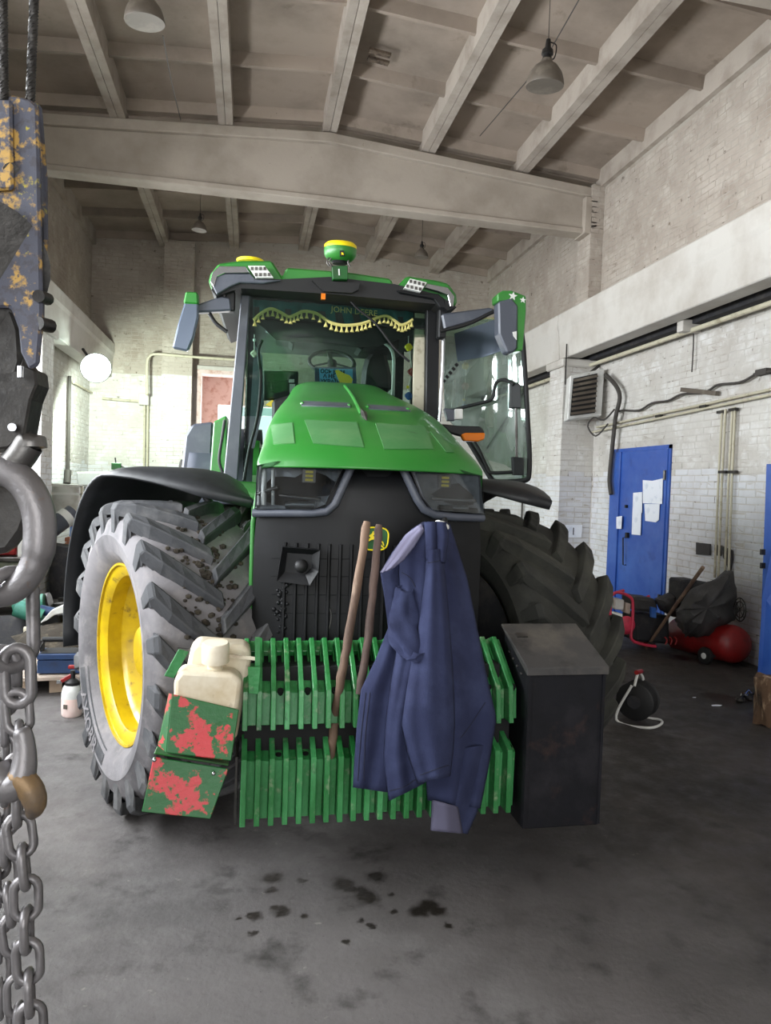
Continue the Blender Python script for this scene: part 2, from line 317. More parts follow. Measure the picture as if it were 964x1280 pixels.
# ---- walls
def brick_face(wall, plane, axis, a0, a1, z0, z1, holes, near=0, name='brick', sgn=1):
    """bricks proud of the wall slab; plane = coordinate of the slab face; axis 'Y' for walls along Y"""
    L_, H_, J = .25, .066, .012; rows = int((z1-z0)/(H_+J)); bv = []
    for r in range(rows):
        z = z0+r*(H_+J); a = a0-(r % 2)*(L_/2)
        if r % 6 == 5: ln = .12
        else: ln = L_
        while a < a1:
            b0, b1 = max(a, a0), min(a+ln, a1); a += ln+J
            if b1-b0 < .03: continue
            seg = [(b0, b1)]
            for h in holes:
                if z+H_ > h[2] and z < h[3]: seg = [t for s0, s1 in seg for t in ((s0, min(s1, h[0])), (max(s0, h[1]), s1)) if t[1]-t[0] > .03]
            seg = sorted(set(seg))
            if len(seg) != 1 or seg[0] != (b0, b1):
                for s0, s1 in seg: bv.append((s0, s1, z, H_, random.uniform(.003, .01)))
                continue
            bv.append((b0, b1, z+random.uniform(-.004, .004), H_, random.uniform(.001, .005)))
    def shape(b, mb):
        b0, b1, z, h, d = b; c = .011; t = [random.uniform(-.003, .003) for _ in range(4)]
        o = [(b0, z), (b1, z), (b1, z+h), (b0, z+h)]; i = [(b0+c, z+c), (b1-c, z+c), (b1-c, z+h-c), (b0+c, z+h-c)]
        P = [(u, v, 0) for u, v in o]+[(u, v, d*.7) for u, v in o]+[(i[k][0], i[k][1], d+t[k]) for k in range(4)]
        if axis == 'Y': P = [(plane-sgn*w, u, v) for u, v, w in P]
        else: P = [(u, plane-sgn*w, v) for u, v, w in P]
        fs = [(8, 9, 10, 11)]+[(k, (k+1) % 4, 4+(k+1) % 4, 4+k) for k in range(4)]+[(4+k, 4+(k+1) % 4, 8+(k+1) % 4, 8+k) for k in range(4)]
        mb.add(P, fs)
    if near:
        bv.sort(key=lambda b: b[0]); picks = [b for b in bv if b[2] > 1.0][:near]; ids = set(map(id, picks)); rest = [b for b in bv if id(b) not in ids]
        for b in picks:
            mb = MB(); shape(b, mb); mb.build(name, 'newbrick' if b[2] < 1.95 else 'paintbrick' if b[2] < 3.8 else 'oldbrick', wall)
    else: rest = bv
    for zl, zh, mt_ in ((-1, 1.95, 'newbrick'), (1.95, 3.8, 'paintbrick'), (3.8, 9, 'oldbrick')):
        mb = MB()
        for b in rest:
            if zl <= b[2] < zh: shape(b, mb)
        if mb.v: o = mb.build('brickwork', mt_, wall); o['kind'] = 'stuff'
dTR, dTL = onX(838, 562, XR), onX(770, 568, XR)
DY0, DY1, DZ = dTR.y, dTL.y, 2.3
wr = MB().box((XR, -5, 0), (XR+.3, YB+.4, 7)).build('wall_right', 'mortar'); struct(wr)
brick_face(wr, XR, 'Y', 5.0, YB, 0, 6.25, [(DY0-.06, DY1+.06, 0, DZ+.05), (10.16, 10.75, 0, 6.4), (0, 20, 3.72, 4.42)], near=300)
wb = MB().box((XL-.3, YB, 0), (-1.14, YB+.3, 7)).box((-1.14, YB, 4.0), (.5, YB+.3, 7)).box((.5, YB, 0), (XR+.3, YB+.3, 7)).build('wall_back', 'mortar'); struct(wb)
brick_face(wb, YB, 'X', XL, XR, 0, 6.6, [(-1.84, -1.2, 0, 6.8), (-1.2, .52, 0, 4.03)])
wl = MB()
wins = [(wy-1.15, wy+1.15, 1.9, 3.6) for wy in (.7, 3.4, 6.1, 8.7)]+[(wy-1.25, wy+1.25, 4.9, 5.8) for wy in (.2, 3.5, 6.8)]
ys = sorted({-5, YB+.4}|{w[0] for w in wins}|{w[1] for w in wins}); zs = sorted({0, 7.0}|{w[2] for w in wins}|{w[3] for w in wins})
for y0, y1 in zip(ys, ys[1:]):
    for z0, z1 in zip(zs, zs[1:]):
        if not any(w[0]-1e-4 <= y0 and y1 <= w[1]+1e-4 and w[2]-1e-4 <= z0 and z1 <= w[3]+1e-4 for w in wins): wl.box((XL-.3, y0, z0), (XL, y1, z1))
wl = struct(wl.build('wall_left', 'mortar'))
brick_face(wl, XL, 'Y', 9.8, YB, 0, 6.4, [(10.16, 10.8, 0, 6.5), (0, 20, 3.72, 4.42)], sgn=-1)
for i, w in enumerate(wins):
    f = MB(); y0, y1, z0, z1 = w; X = XL-.15
    for k in range(5): y = y0+(y1-y0)*k/4; f.box((X-.03, y-.025, z0), (X+.03, y+.025, z1))
    for k in range(3): z = z0+(z1-z0)*k/2; f.box((X-.03, y0, z-.025), (X+.03, y1, z+.025))
    wo = struct(f.build('window_%d' % (i+2), 'white')); wo.name = 'window_%d' % (i+2)
# front wall behind the camera, with the open gateway the daylight comes through
struct(MB().box((XL-.3, -4.3, 0), (-2, -4, 7)).box((2.5, -4.3, 0), (XR+.3, -4, 7)).box((-2, -4.3, 4.4), (2.5, -4, 7)).build('wall_front', 'plaster'))
# ---- roof: ribbed slabs on a pitched girder
ceil = thing('ceiling', (0, 0, 0), None, None, kind='structure')
xe = [-3.27, -1.85, -.46, .96, 2.38, 3.81, 5.13]
bays = [(-4.2, -.25), (-.25, 5.1), (5.1, YBM+.18), (YBM+.18, YB+.1)]
for b0, b1 in bays:
    for x0, x1 in zip(xe, xe[1:]):
        mb = MB(); z0, z1 = ceil_z(x0), ceil_z(x1)
        def Z(x, h): return z0+(z1-z0)*(x-x0)/(x1-x0)+h
        def slab(xa, xb, ya, yb, ha, hb, inset=0):
            mb.add([(xa+inset, ya, Z(xa, ha)), (xb-inset, ya, Z(xb, ha)), (xb-inset, yb, Z(xb, ha)), (xa+inset, yb, Z(xa, ha)),
                    (xa, ya, Z(xa, hb)), (xb, ya, Z(xb, hb)), (xb, yb, Z(xb, hb)), (xa, yb, Z(xa, hb))], [(0,3,2,1),(4,5,6,7),(0,1,5,4),(1,2,6,5),(2,3,7,6),(3,0,4,7)])
        g = .0012
        mb.mi = 0; slab(x0+g, x1-g, b0+.01, b1-.01, .27, .33)
        mb.mi = 1
        for xa, xb in ((x0+g, x0+.10), (x1-.10, x1-g)): slab(xa, xb, b0+.01, b1-.01, 0, .3, .002)
        n = 4; st = (b1-b0)/n
        mb.mi = 0
        for k in range(n+1):
            y = b0+.08+(b1-b0-.16)*k/n; w = .07 if k in (0, n) else .04
            ya, yb = y-w, y+w
            mb.add([(x0+.09, ya+.015, Z(x0+.09, .13)), (x1-.09, ya+.015, Z(x1-.09, .13)), (x1-.09, yb-.015, Z(x1-.09, .13)), (x0+.09, yb-.015, Z(x0+.09, .13)),
                    (x0+.09, ya-.02, Z(x0+.09, .28)), (x1-.09, ya-.02, Z(x1-.09, .28)), (x1-.09, yb+.02, Z(x1-.09, .28)), (x0+.09, yb+.02, Z(x0+.09, .28))], [(0,3,2,1),(4,5,6,7),(0,1,5,4),(1,2,6,5),(2,3,7,6),(3,0,4,7)])
        mb.build('roof_slab', ['roof', 'roofrib'], ceil)
for p in (onZ(475, 66, 6.76), onZ(473, 76, 6.76)): MB().obox(p, (.26, .07, .03), (0, .05, .12)).build('exposed_brick', 'bare', ceil)
def girder(name, Y):
    t = thing(name, (0, Y, 5.6), None, None, kind='structure')
    xs = [-2.95, .96, 4.98]; zt = [6.38, 6.60, 6.26]
    def strip(y0, y1, lo, hi, nm):
        mb = MB(); P = [(x, y0, lo[i]) for i, x in enumerate(xs)]+[(xs[i], y0, hi[i]) for i in (2, 1, 0)]
        mb.prism(P, (0, y1-y0, 0)); mb.build(nm, 'girder', t, bevel=.012)
    zb = [5.70, 5.67, 5.60]
    strip(Y+.08, Y+.28, [z+.06 for z in zb], [z-.12 for z in zt], 'web')
    strip(Y, Y+.36, [z-.14 for z in zt], zt, 'top_flange')
    strip(Y+.04, Y+.32, [z-.01 for z in zb], [z+.07 for z in zb], 'bottom_flange')
    MB().box((4.80, Y-.02, 5.58), (5.0, Y+.36, 6.12)).build('end_block', 'girder', t, bevel=.01)
girder('trim_1', YBM); girder('trim_2', 4.95)
# ---- columns
def column(n, x0, x1, y0, y1, z0, z1, side, cap=True):
    t = thing(n, (0, 0, 0), None, None, kind='structure')
    MB().box((x0, y0, z0), (x1, y1, z1)).build('shaft', 'mortar', t)
    brick_face(t, y0, 'X', x0, x1, z0, z1, [])
    brick_face(t, x0 if side > 0 else x1, 'Y', y0, y1, z0, z1, [], sgn=side)
    if cap: MB().box((min(x0, x1)-.06*(side > 0), y0-.05, z1-.12), (max(x0, x1)+.06*(side < 0), y1+.05, z1)).build('cap', 'plaster', t, bevel=.02)
column('trim_3', 4.58, XR, 10.2, 10.72, 0, 3.70, 1)
column('trim_4', 4.90, XR, 10.18, 10.6, 4.42, 6.3, 1, False)
column('trim_5', XL, -2.73, 10.2, 10.75, 0, 3.70, -1)
column('trim_6', XL, -2.95, 10.18, 10.6, 4.42, 6.4, -1, False)
column('trim_7', -1.82, -1.23, 15.22, YB, 0, 6.5, 1, False)
# ---- crane beams on both walls
for nm, s, X in (('trim_8', 1, 4.55), ('trim_9', -1, -2.78)):
    t = thing(nm, (0, 0, 0), None, None, kind='structure'); wallx = XR if s > 0 else XL
    P = [(X+.05*s, 3.72), (X+.02*s, 4.14), (X, 4.2), (X, 4.40), (X+.10*s, 4.44), (wallx, 4.46), (wallx, 3.86), (X+.34*s, 3.86), (X+.30*s, 3.72)]
    for a, b in ((-3.9, 4.5), (4.53, 10.44), (10.47, YB)):
        MB().prism([(p[0], a, p[1]) for p in P], (0, b-a, 0)).build('crane_beam', 'plaster', t, bevel=.012)
# ---- back window / gateway into the next bay
t = thing('window_1', (-.3, YB, 2), None, None, kind='structure')
mb = MB()
for x in (-1.10, .46): mb.box((x-.04, YB-.06, 0), (x+.04, YB+.3, 4))
mb.box((-1.14, YB-.08, 3.9), (.5, YB+.3, 4.0)); mb.build('frame', 'pinkwall', t)
MB().box((-1.14, YB-.04, 3.98), (.6, YB-.1, 4.06)).build('lintel', 'plaster', t)
mb = MB(); Yw = YB+1.6
mb.box((-1.6, Yw, 0), (-.78, Yw+.2, 4.4)).box((.9, Yw, 0), (2.2, Yw+.2, 4.4)).box((-.78, Yw, 3.45), (.9, Yw+.2, 4.4)).box((-1.6, YB+.3, 4.2), (2.2, Yw, 4.3)).box((-1.3, YB+.3, 0), (-1.2, Yw, 4.3)).box((1.2, YB+.3, 0), (1.3, Yw, 4.3))
mb.build('lobby_wall', 'pinkwall', t)
area('back_window_daylight', (.1, YB+2.6, 2.2), (.1, YB, 2.2), 1.6, 2.4, 260, (1, .97, .95))
# ---- blue steel doors
def blue_door():
    t = thing('door_1', (XR, DY0, 0), None, None, kind='structure')
    MB().box((XR-.035, DY0, .05), (XR+.02, DY1, DZ-.02)).build('door_leaf', 'blue', t, bevel=.006)
    MB().box((XR-.06, DY1-.24, .05), (XR-.03, DY1+.02, DZ-.02)).build('overlap_strip', 'blue', t, bevel=.004)
    mb = MB(); mb.box((XR-.02, DY0-.05, 0), (XR+.02, DY0, DZ+.03)).box((XR-.02, DY1, 0), (XR+.02, DY1+.05, DZ+.03)).box((XR-.02, DY0-.05, DZ-.02), (XR+.02, DY1+.05, DZ+.03)); mb.build('door_frame', 'blue', t)
    a = onX(779, 672, XR-.08); b = onX(779, 706, XR-.08)
    MB().tube([a+Vector((.04, 0, 0)), a, b, b+Vector((.04, 0, 0))], .009, 6).build('handle', 'dsteel', t)
    MB().obox(onX(784, 669, XR-.06), (.04, .05, .07)).build('lock', 'black', t, bevel=.005)
    MB().obox(onX(783, 633, XR-.05), (.03, .04, .04)).build('lock', 'black', t)
    for z in (.4, 1.95): MB().tube([(XR-.05, DY0+.02, z-.06), (XR-.05, DY0+.02, z+.06)], .018, 8).build('hinge', 'steel', t)
    MB().tube([(XR-.05, DY1-.01, 1.9-.05), (XR-.05, DY1-.01, 1.95+.05)], .018, 8).build('hinge', 'black', t)
blue_door()
def sheet(pxs, label, X=XR-.045):
    mb = MB(); P = [onX(x, y, X) for x, y in pxs]; mb.prism(P, (-.004, 0, 0))
    tag(mb.build('paper_notice', 'paper', o=P[0]), label, 'paper')
sheet([(804,600),(816,601),(829,598),(828,630),(804,629)], 'large torn white paper taped highest on the blue door')
sheet([(806,630),(825,630),(824,650),(820,653),(807,651)], 'white paper right below the large torn one on the blue door')
sheet([(792,616),(803,615),(803,641),(791,642)], 'narrow white paper left of the large torn one on the blue door', XR-.05)
sheet([(791,642),(802,641),(801,669),(790,668)], 'crumpled white paper hanging lowest on the blue door', XR-.05)
sheet([(771,646),(778,645),(777,661),(771,661)], 'small white label card near the left edge of the blue door', XR-.065)
def a4(px, Y, label, num=True):
    P = [at(x, y, Y) for x, y in px]; t = thing('numbered_sheet', P[3], label, 'paper')
    MB().prism(P, (0, -.003, 0)).build('sheet', 'paper', t)
    if num: 
        c = sum(P, Vector())/4; text('1', .16, lambda u, v, w: (c.x+u, Y-.006, c.z-.055+v), 'digit', 'black', t)
a4([(706,656),(728,656),(727,672),(706,672)], 10.185, 'white paper sheet with digit 1 on the right brick pillar')
a4([(664,620),(676,620),(675,657),(663,657)], 12.9, 'pale paper sheet on far wall left of the brick pillar, above right tyre', False)
# ================================================================== THE TRACTOR
from mathutils.bvhtree import BVHTree
TO = Vector((.56, 3.2, 0)); TA = math.radians(2.0); EX = Vector((math.cos(TA), -math.sin(TA), 0)); EY = Vector((math.sin(TA), math.cos(TA), 0)); EZ = Vector((0, 0, 1))
tr = thing('tractor', TO, 'large green farm tractor with black nose, yellow front rims and glazed cab', 'tractor')
def tl(x, y, z): return TO+EX*x+EY*y+EZ*z
def lat(px, py, ly):
    if callable(ly): ly = ly(px)
    d = ray(px, py); return CAM+d*((ly-(CAM-TO).dot(EY))/d.dot(EY))
def lpl(mb, px, ly, th=.03, sm=False): return mb.prism([lat(x, y, ly) for x, y in px], EY*th, sm)
def lpart(name, px, ly, th, mat, parent=tr, bevel=0, label=None): return lpl(MB(), px, ly, th).build(name, mat, parent, bevel=bevel, label=label)
def lbox(mb, lo, hi):
    P = [tl(x, y, z) for z in (lo[2], hi[2]) for x, y in ((lo[0], lo[1]), (hi[0], lo[1]), (hi[0], hi[1]), (lo[0], hi[1]))]
    return mb.add(P, [(0,3,2,1),(4,5,6,7),(0,1,5,4),(1,2,6,5),(2,3,7,6),(3,0,4,7)])
def ltube(px, ly, r, seg=8, n=5):   # tube through pixel points; ly number or list
    L = ly if isinstance(ly, (list, tuple)) else [ly]*len(px)
    return MB().tube(bez([lat(x, y, l) for (x, y), l in zip(px, L)], n), r, seg)
# ---- hood
HS = [(-.015, .52, 1.765, .012), (.0, .53, 1.80, .03), (.05, .534, 1.86, .09), (.15, .532, 1.92, .15), (.3, .53, 1.98, .22), (.7, .505, 2.105, .25), (1.2, .46, 2.225, .27), (1.7, .41, 2.335, .27), (2.15, .37, 2.445, .26)]
def hood_pt(s, t):
    i = min(int(s), len(HS)-2); f = s-i; a, b = HS[i], HS[i+1]; z_, c_ = HS[max(i-1, 0)], HS[min(i+2, len(HS)-1)]
    ly, w, h, dz = (a[k]*(1-f)+b[k]*f if i < 1 else .5*(2*a[k]+(b[k]-z_[k])*f+(2*z_[k]-5*a[k]+4*b[k]-c_[k])*f*f+(3*a[k]-z_[k]-3*b[k]+c_[k])*f**3) for k in range(4))
    an = t*PI/2; sx, cx = math.sin(an), math.cos(an); n = 2/(2.9+1.6*min(1, ly))
    x = w*math.copysign(abs(sx)**n, sx); z = h-dz+dz*abs(cx)**n
    bow = .14*(x/.5)**2*max(0, 1-ly/1.2)
    return tl(x, ly+bow, z)
P = []
for i in range((len(HS)-1)*4+1):
    s = i/4; row = [hood_pt(s, -1+2*k/36) for k in range(37)]
    ly = row[18]; dn = .0 if s < 1 else min(.25, .03+(s-1)*.08)
    row = [row[0]-EZ*dn]+row+[row[-1]-EZ*dn]; P.append(row)
hood = MB().grid(P).build('hood', 'green', tr, solid=.012)
def bvh(o): 
    return BVHTree.FromPolygons([Vector(v.co)+org(o) for v in o.data.vertices], [tuple(p.vertices) for p in o.data.polygons])
HB = bvh(hood)
def hit(B, px, py, off=0, fb=.05):
    d = ray(px, py).normalized(); r = B.ray_cast(CAM, d)
    if r[0] is None: return lat(px, py, fb)-EY*off, -EY
    n = r[1] if r[1].dot(d) < 0 else -r[1]
    return r[0]+n*off, n
def patch(B, quad, nu, nv, off, name, mat, parent, th=.01, fb=.05):
    a, b, c, d = quad; P = []; Q = []
    for j in range(nv+1):
        v = j/nv; r = []; q = []
        for i in range(nu+1):
            u = i/nu; x = (a[0]*(1-u)+b[0]*u)*(1-v)+(d[0]*(1-u)+c[0]*u)*v; y = (a[1]*(1-u)+b[1]*u)*(1-v)+(d[1]*(1-u)+c[1]*u)*v
            p, n = hit(B, x, y, 0, fb); r.append(p+n*off); q.append(p-n*th)
        P.append(r); Q.append(q)
    mb = MB().grid(P); mb.grid(Q)
    # rim walls
    e = [(0, i) for i in range(nu+1)]+[(j, nu) for j in range(1, nv+1)]+[(nv, i) for i in range(nu-1, -1, -1)]+[(j, 0) for j in range(nv-1, 0, -1)]
    mb.grid([[P[j][i] for j, i in e], [Q[j][i] for j, i in e]], sm=False, closed=True)
    return mb.build(name, mat, parent)
for q in ([(381,527),(446,530),(455,561),(392,556)], [(469,531),(531,535),(541,563),(480,563)], [(340,533),(366,530),(369,556),(343,557)], [(537,541),(550,545),(567,567),(557,567)]):
    patch(HB, q, 8, 4, .010, 'hood_panel', 'greend', hood)
for q in ([(378,503.5),(436,506),(438,511),(377,509)], [(459,508),(509,511),(513,516),(461,513)]):
    patch(HB, q, 6, 1, .012, 'hood_vent', 'greyp', hood)
    for x, y in (q[0], q[1]):
        p, n = hit(HB, x, y+2); MB().ball(p, .022, 8, (.7, 2.4, .7)).build('vent_lip', 'green', hood)
pts = [hit(HB, x, y, .010)[0] for x, y in ((452,520),(447,509),(442,499),(436,490),(431,484))]
MB().tube(bez(pts, 4), [.012]*16+[.010], 8).build('hood_ridge', 'green', hood)
pts = [hit(HB, x, y, .016)[0] for x, y in ((458,529),(455,522),(450,514))]
MB().tube(pts, [.003, .018, .004], 6).build('hood_ornament', 'steel', hood)
# ---- grille / nose
def gy(x): return .055+.10*(x/.5)**2
P = []
for z in (.70, .8, 1.0, 1.2, 1.4, 1.55, 1.66, 1.81):
    r = []
    for k in range(29):
        x = (-.54+1.08*k/28)*(.955 if z > 1.7 else .98 if z > 1.5 else 1); r.append(tl(x, gy(x)+.03*max(0, 1.2-z)+(.06 if z > 1.75 else 0), z))
    r = [r[0]+EY*.25]+r+[r[-1]+EY*.25]; P.append(r)
gr = MB().grid(P).build('grille', 'blackp', tr, solid=.01)
GB = bvh(gr)
def gp(px, py, off=0):
    d = ray(px, py).normalized()
    if GB.ray_cast(CAM, d)[0] is None:
        ly = .1
        for _ in range(5): p = lat(px, py, ly); ly = gy((p-TO).dot(EX))
        return lat(px, py, ly)-EY*off
    return hit(GB, px, py, off, .08)[0]
for k in range(17):
    x = -.40+.8*k/16
    if abs(x) < .03: continue
    mb = MB(); mb.tube([tl(x, gy(x)-.004, .86), tl(x, gy(x)-.008, 1.42)], .009, 6); mb.build('grille_slat', 'blackp', gr)
for py in (700, 722, 745, 768):
    MB().tube([gp(x, py-1+(x-455)*.01, .002) for x in range(340, 585, 12)], .004, 6).build('grille_crossbar', 'blackp', gr)
# side panels: green edge on the left, black on the right
for s in (-1, 1):
    f = .19 if s < 0 else .42; q = .552 if s < 0 else .50
    mb = MB(); mb.grid([[tl(s*(q-.03*(z > 1.6)), f, z), tl(s*(q-.03*(z > 1.6)), f+.12, z), tl(s*.49, .9, z), tl(s*.40, 1.9, z)] for z in (.72, 1.1, 1.5, 1.74)])
    mb.build('side_panel', 'green', tr, solid=.02)
# headlights
def headlight(lens, bezel, bar, bar2, proj):
    h = sub('headlight', tr)
    c = (sum(p[0] for p in lens)/len(lens), sum(p[1] for p in lens)/len(lens))
    def fan(off, shrink=0): 
        P = [gp(x+(c[0]-x)*shrink, y+(c[1]-y)*shrink, off) for x, y in lens]; return P
    mb = MB(); P = fan(.016); Q = fan(.045); mb.add(P+Q, [tuple(range(len(P)))]+[(i, (i+1) % len(P), len(P)+(i+1) % len(P), len(P)+i) for i in range(len(P))]); mb.build('housing', 'lampin', h); mb = MB(); mb.add([p-EY*.006 for p in fan(.010, .0)[:2]]+[gp(x, y, .016) for x, y in lens[-1:]], [(0, 1, 2)])
    ym = min(p[1] for p in lens); yM = max(p[1] for p in lens)
    mb = MB(); L_ = [p+(EY*(-.03)*(1-(q[1]-ym)/(yM-ym))) for p, q in zip(fan(.05), lens)]; mb.add(L_, [tuple(range(len(P)))]); mb.build('lens', 'lens', h, solid=.004)
    MB().tube([gp(x, y, .03) for x, y in bezel], [.02]*len(bezel), 8).build('bezel', 'greyp', h)
    MB().tube([gp(x, y, .03) for x, y in bar], .009, 8).build('light_bar', 'chrome', h)
    MB().tube([gp(x, y, .026) for x, y in bar2], .012, 8).build('light_bar', 'steel', h)
    p = gp(*proj, .02)
    x0 = lens[0][0]; sg_ = 1 if lens[2][0] > lens[0][0] and lens[0][0] < 400 else 0
    if sg_:
        for xx, rr in ((333, .012), (344, .008), (326, .006)): MB().tube([gp(xx, y, .03) for y in (583, 600, 617, 631)], rr, 8).build('reflection_streak', 'white', h)  # white tubes stand in for light streaks reflected in the left lens
    MB().tube([gp((bar[0][0]+bar[1][0])/2+k*18, bar[0][1]+12, .02) for k in (-1, 1)], .016, 8).build('lower_reflector', 'reflector', h)
    MB().obox(p, (.06, .03, .06)).build('reflector', 'steel', h); 
    for k in range(3): MB().obox(p+Vector((0, -.018, -.018+.018*k)), (.035, .01, .011)).build('led', 'yellowp', h)
headlight([(322,582),(350,582),(431,583),(408,630),(392,637),(319,636)], [(440,584),(419,630),(409,639),(392,641),(360,641),(317,641)], [(352,619),(402,624)], [(324,618),(350,612)], (387,597))
headlight([(512,590),(560,590),(597,595),(598,642),(537,637),(525,622)], [(500,586),(519,624),(527,636),(540,643),(565,646),(599,647)], [(536,623),(590,626)], [(545,634),(592,638)], (553,604))
# nose centre trim
mb = MB(); mb.prism([gp(x, y, .012) for x, y in ((452,588),(494,588),(484,597),(460,597))], EY*.02); mb.build('nose_trim', 'blackp', tr)
# square sensor housing
s_ = sub('bumper_sensor', tr)
def g4(px, off): return [gp(x, y, 0)-EY*off for x, y in px]
o4 = [(353,682),(399,686),(397,712),(386,729),(346,724)]; i4 = [(359,690),(390,692),(389,708),(381,716),(356,713)]
mb = MB(); O = g4(o4, .075); I = g4(i4, .045); B_ = g4(o4, 0)
mb.add(O+I, [(k, (k+1) % 5, 5+(k+1) % 5, 5+k) for k in range(5)]+[(5, 6, 7, 8, 9)]); mb.add(O+B_, [(k, (k+1) % 5, 5+(k+1) % 5, 5+k) for k in range(5)]); mb.build('sensor_housing', 'blackp', s_)
MB().ball(gp(376, 706)-EY*.05, .032, 16).build('sensor_eye', 'black', s_)
mb = MB()
for k in range(46):
    y = random.uniform(726, 790); x = 352+random.gauss(0, 6)+max(0, (748-y))*.35; mb.ball(gp(x, y, .004), random.uniform(.006, .012), 8)
o = mb.build('mud_splash', 'blackp', tr); o['kind'] = 'stuff'
MB().tube(bez([gp(x, y, .006) for x, y in ((408,752),(414,765),(413,780),(408,796))]), .003, 6).build('bonnet_wire', 'steel', tr)
# badge
bd = sub('badge', tr); c0 = gp(468, 673)
def bp(u, v, off=.03): return c0+EX*u*.062+EZ*v*.056-EY*off
sq = []
for k in range(28):
    a = 2*PI*k/28; r = 1/((abs(math.cos(a))**3.4+abs(math.sin(a))**3.4)**(1/3.4)); sq.append((r*math.cos(a)*(1.02+.06*math.sin(a)), r*math.sin(a)*.96))
MB().prism([bp(u*1.08, v*1.08, .02) for u, v in sq], EY*.03).build('badge_base', 'blackp', bd)
MB().prism([bp(u, v, .026) for u, v in sq], EY*.012).build('badge_field', 'dkgreen', bd)
MB().tube([bp(u*.96, v*.96, .028) for u, v in sq], .0035, 6, closed=True).build('badge_rim', 'yellowp', bd)
deer = [(-.78,-.10),(-.55,.0),(-.42,.08),(-.48,.22),(-.66,.20),(-.70,.28),(-.52,.36),(-.30,.55),(-.22,.78),(-.14,.76),(-.16,.55),(.02,.76),(.10,.74),(-.04,.50),(-.2,.36),(-.12,.22),(.12,.22),(.42,.24),(.60,.30),(.62,.22),(.54,.12),(.50,-.06),(.78,-.34),(.86,-.66),(.78,-.68),(.68,-.40),(.36,-.20),(.08,-.10),(-.20,-.06),(-.42,-.14),(-.70,-.34),(-.74,-.26),(-.5,-.04)]
mb = MB().prism([bp(u*.8, v*.8, .033) for u, v in deer], EY*.006)
mb.prism([bp(u, v, .033) for u, v in ((.36,-.2),(.5,-.5),(.72,-.72),(.66,-.78),(.4,-.55),(.24,-.2))], EY*.006); mb.build('leaping_deer', 'yellowp', bd)
# ---- front weight stack: ribbed plates
fw = sub('front_weight', tr)
XA, XB, NP = at(303, 885, 2.86).x, at(652, 885, 2.86).x, 21; PT = (XB-XA)/NP
MB().box((XA+.01, 2.97, .34), (XB-.01, 3.5, .70)).build('weight_core', 'vblack', fw)
MB().box((XA+.06, 2.98, .66), (XB-.06, 3.35, .93)).build('weight_core', 'vblack', fw)
up = [(3.14, 1.0), (2.90, .838), (2.885, .71)]; lo = [(3.03, .62), (2.885, .565), (2.89, .325)]
def rib(mb, x0, x1, prof, out, thick=.09):
    # outer edge polyline offset towards the viewer, closed behind
    A = [(y-out*.8, z+out*.7) for y, z in prof]; A[-1] = (prof[-1][0]-out, prof[-1][1]); Bk = [(y+thick, z-.02) for y, z in prof]; Bk[-1] = (prof[-1][0]+thick, prof[-1][1])
    poly = A+Bk[::-1]; mb.prism([(x0, y, z) for y, z in poly], (x1-x0, 0, 0))
def face(mb, x0, P0, P1, polys, th=.03):
    a = Vector((0, P0[0]+.028, P0[1])); b = Vector((0, P1[0]+.028, P1[1])); d = b-a; n = Vector((0, -d.z, d.y)).normalized()
    if n.y < 0: n = -n
    for poly in polys: mb.prism([a+d*t+Vector((x0+u*PT, 0, 0)) for u, t in poly], n*th)
for k in range(NP):
    x0 = XA+k*PT; j = random.uniform(-.002, .002)
    mb = MB(); rib(mb, x0+.001, x0+.021, [(y+j, z) for y, z in up], .034); 
    face(mb, x0, up[0], up[1], [[(.33, 0), (1, 0), (1, .16), (.85, .22), (.5, .22), (.33, .16)], [(.33, .50), (.5, .44), (.85, .44), (1, .50), (1, 1), (.33, 1)], [(.33, .1), (.52, .1), (.52, .6), (.33, .6)], [(.86, .1), (1, .1), (1, .6), (.86, .6)]])
    face(mb, x0, up[1], up[2], [[(.33, 0), (1, 0), (1, 1), (.33, 1)]])
    mb.build('weight_plate', 'wt', fw, bevel=.002)
    mb = MB(); rib(mb, x0+.001, x0+.023, [(y+j, z) for y, z in lo], .040)
    face(mb, x0, lo[0], lo[1], [[(.33, 0), (1, 0), (1, 1), (.33, 1)]]); face(mb, x0, lo[1], lo[2], [[(.33, 0), (1, 0), (1, 1), (.33, 1)]])
    mb.build('weight_plate', 'wt', fw, bevel=.002)
    if k % 2 == 0 and 0 < k:
        c = Vector((x0+.72*PT, up[1][0]+.03, up[1][1]+.006)); MB().lathe([(.0, -.006), (.013, -.006), (.013, .03)], c, (0, .55, -.83), 10).build('bolt_hole', 'vblack', fw)
        c = Vector((x0+.72*PT, lo[1][0]+.06, lo[1][1]+.008)); MB().lathe([(.0, -.006), (.013, -.006), (.013, .03)], c, (0, .3, -.95), 10).build('bolt_hole', 'vblack', fw)
MB().box((XA-.022, 2.87, .33), (XA-.012, 3.3, .60)).build('end_plate', 'dsteel', fw)
MB().box((XA+.2, 3.3, .55), (XB-.2, 3.9, .80)).build('weight_bracket', 'vblack', fw)
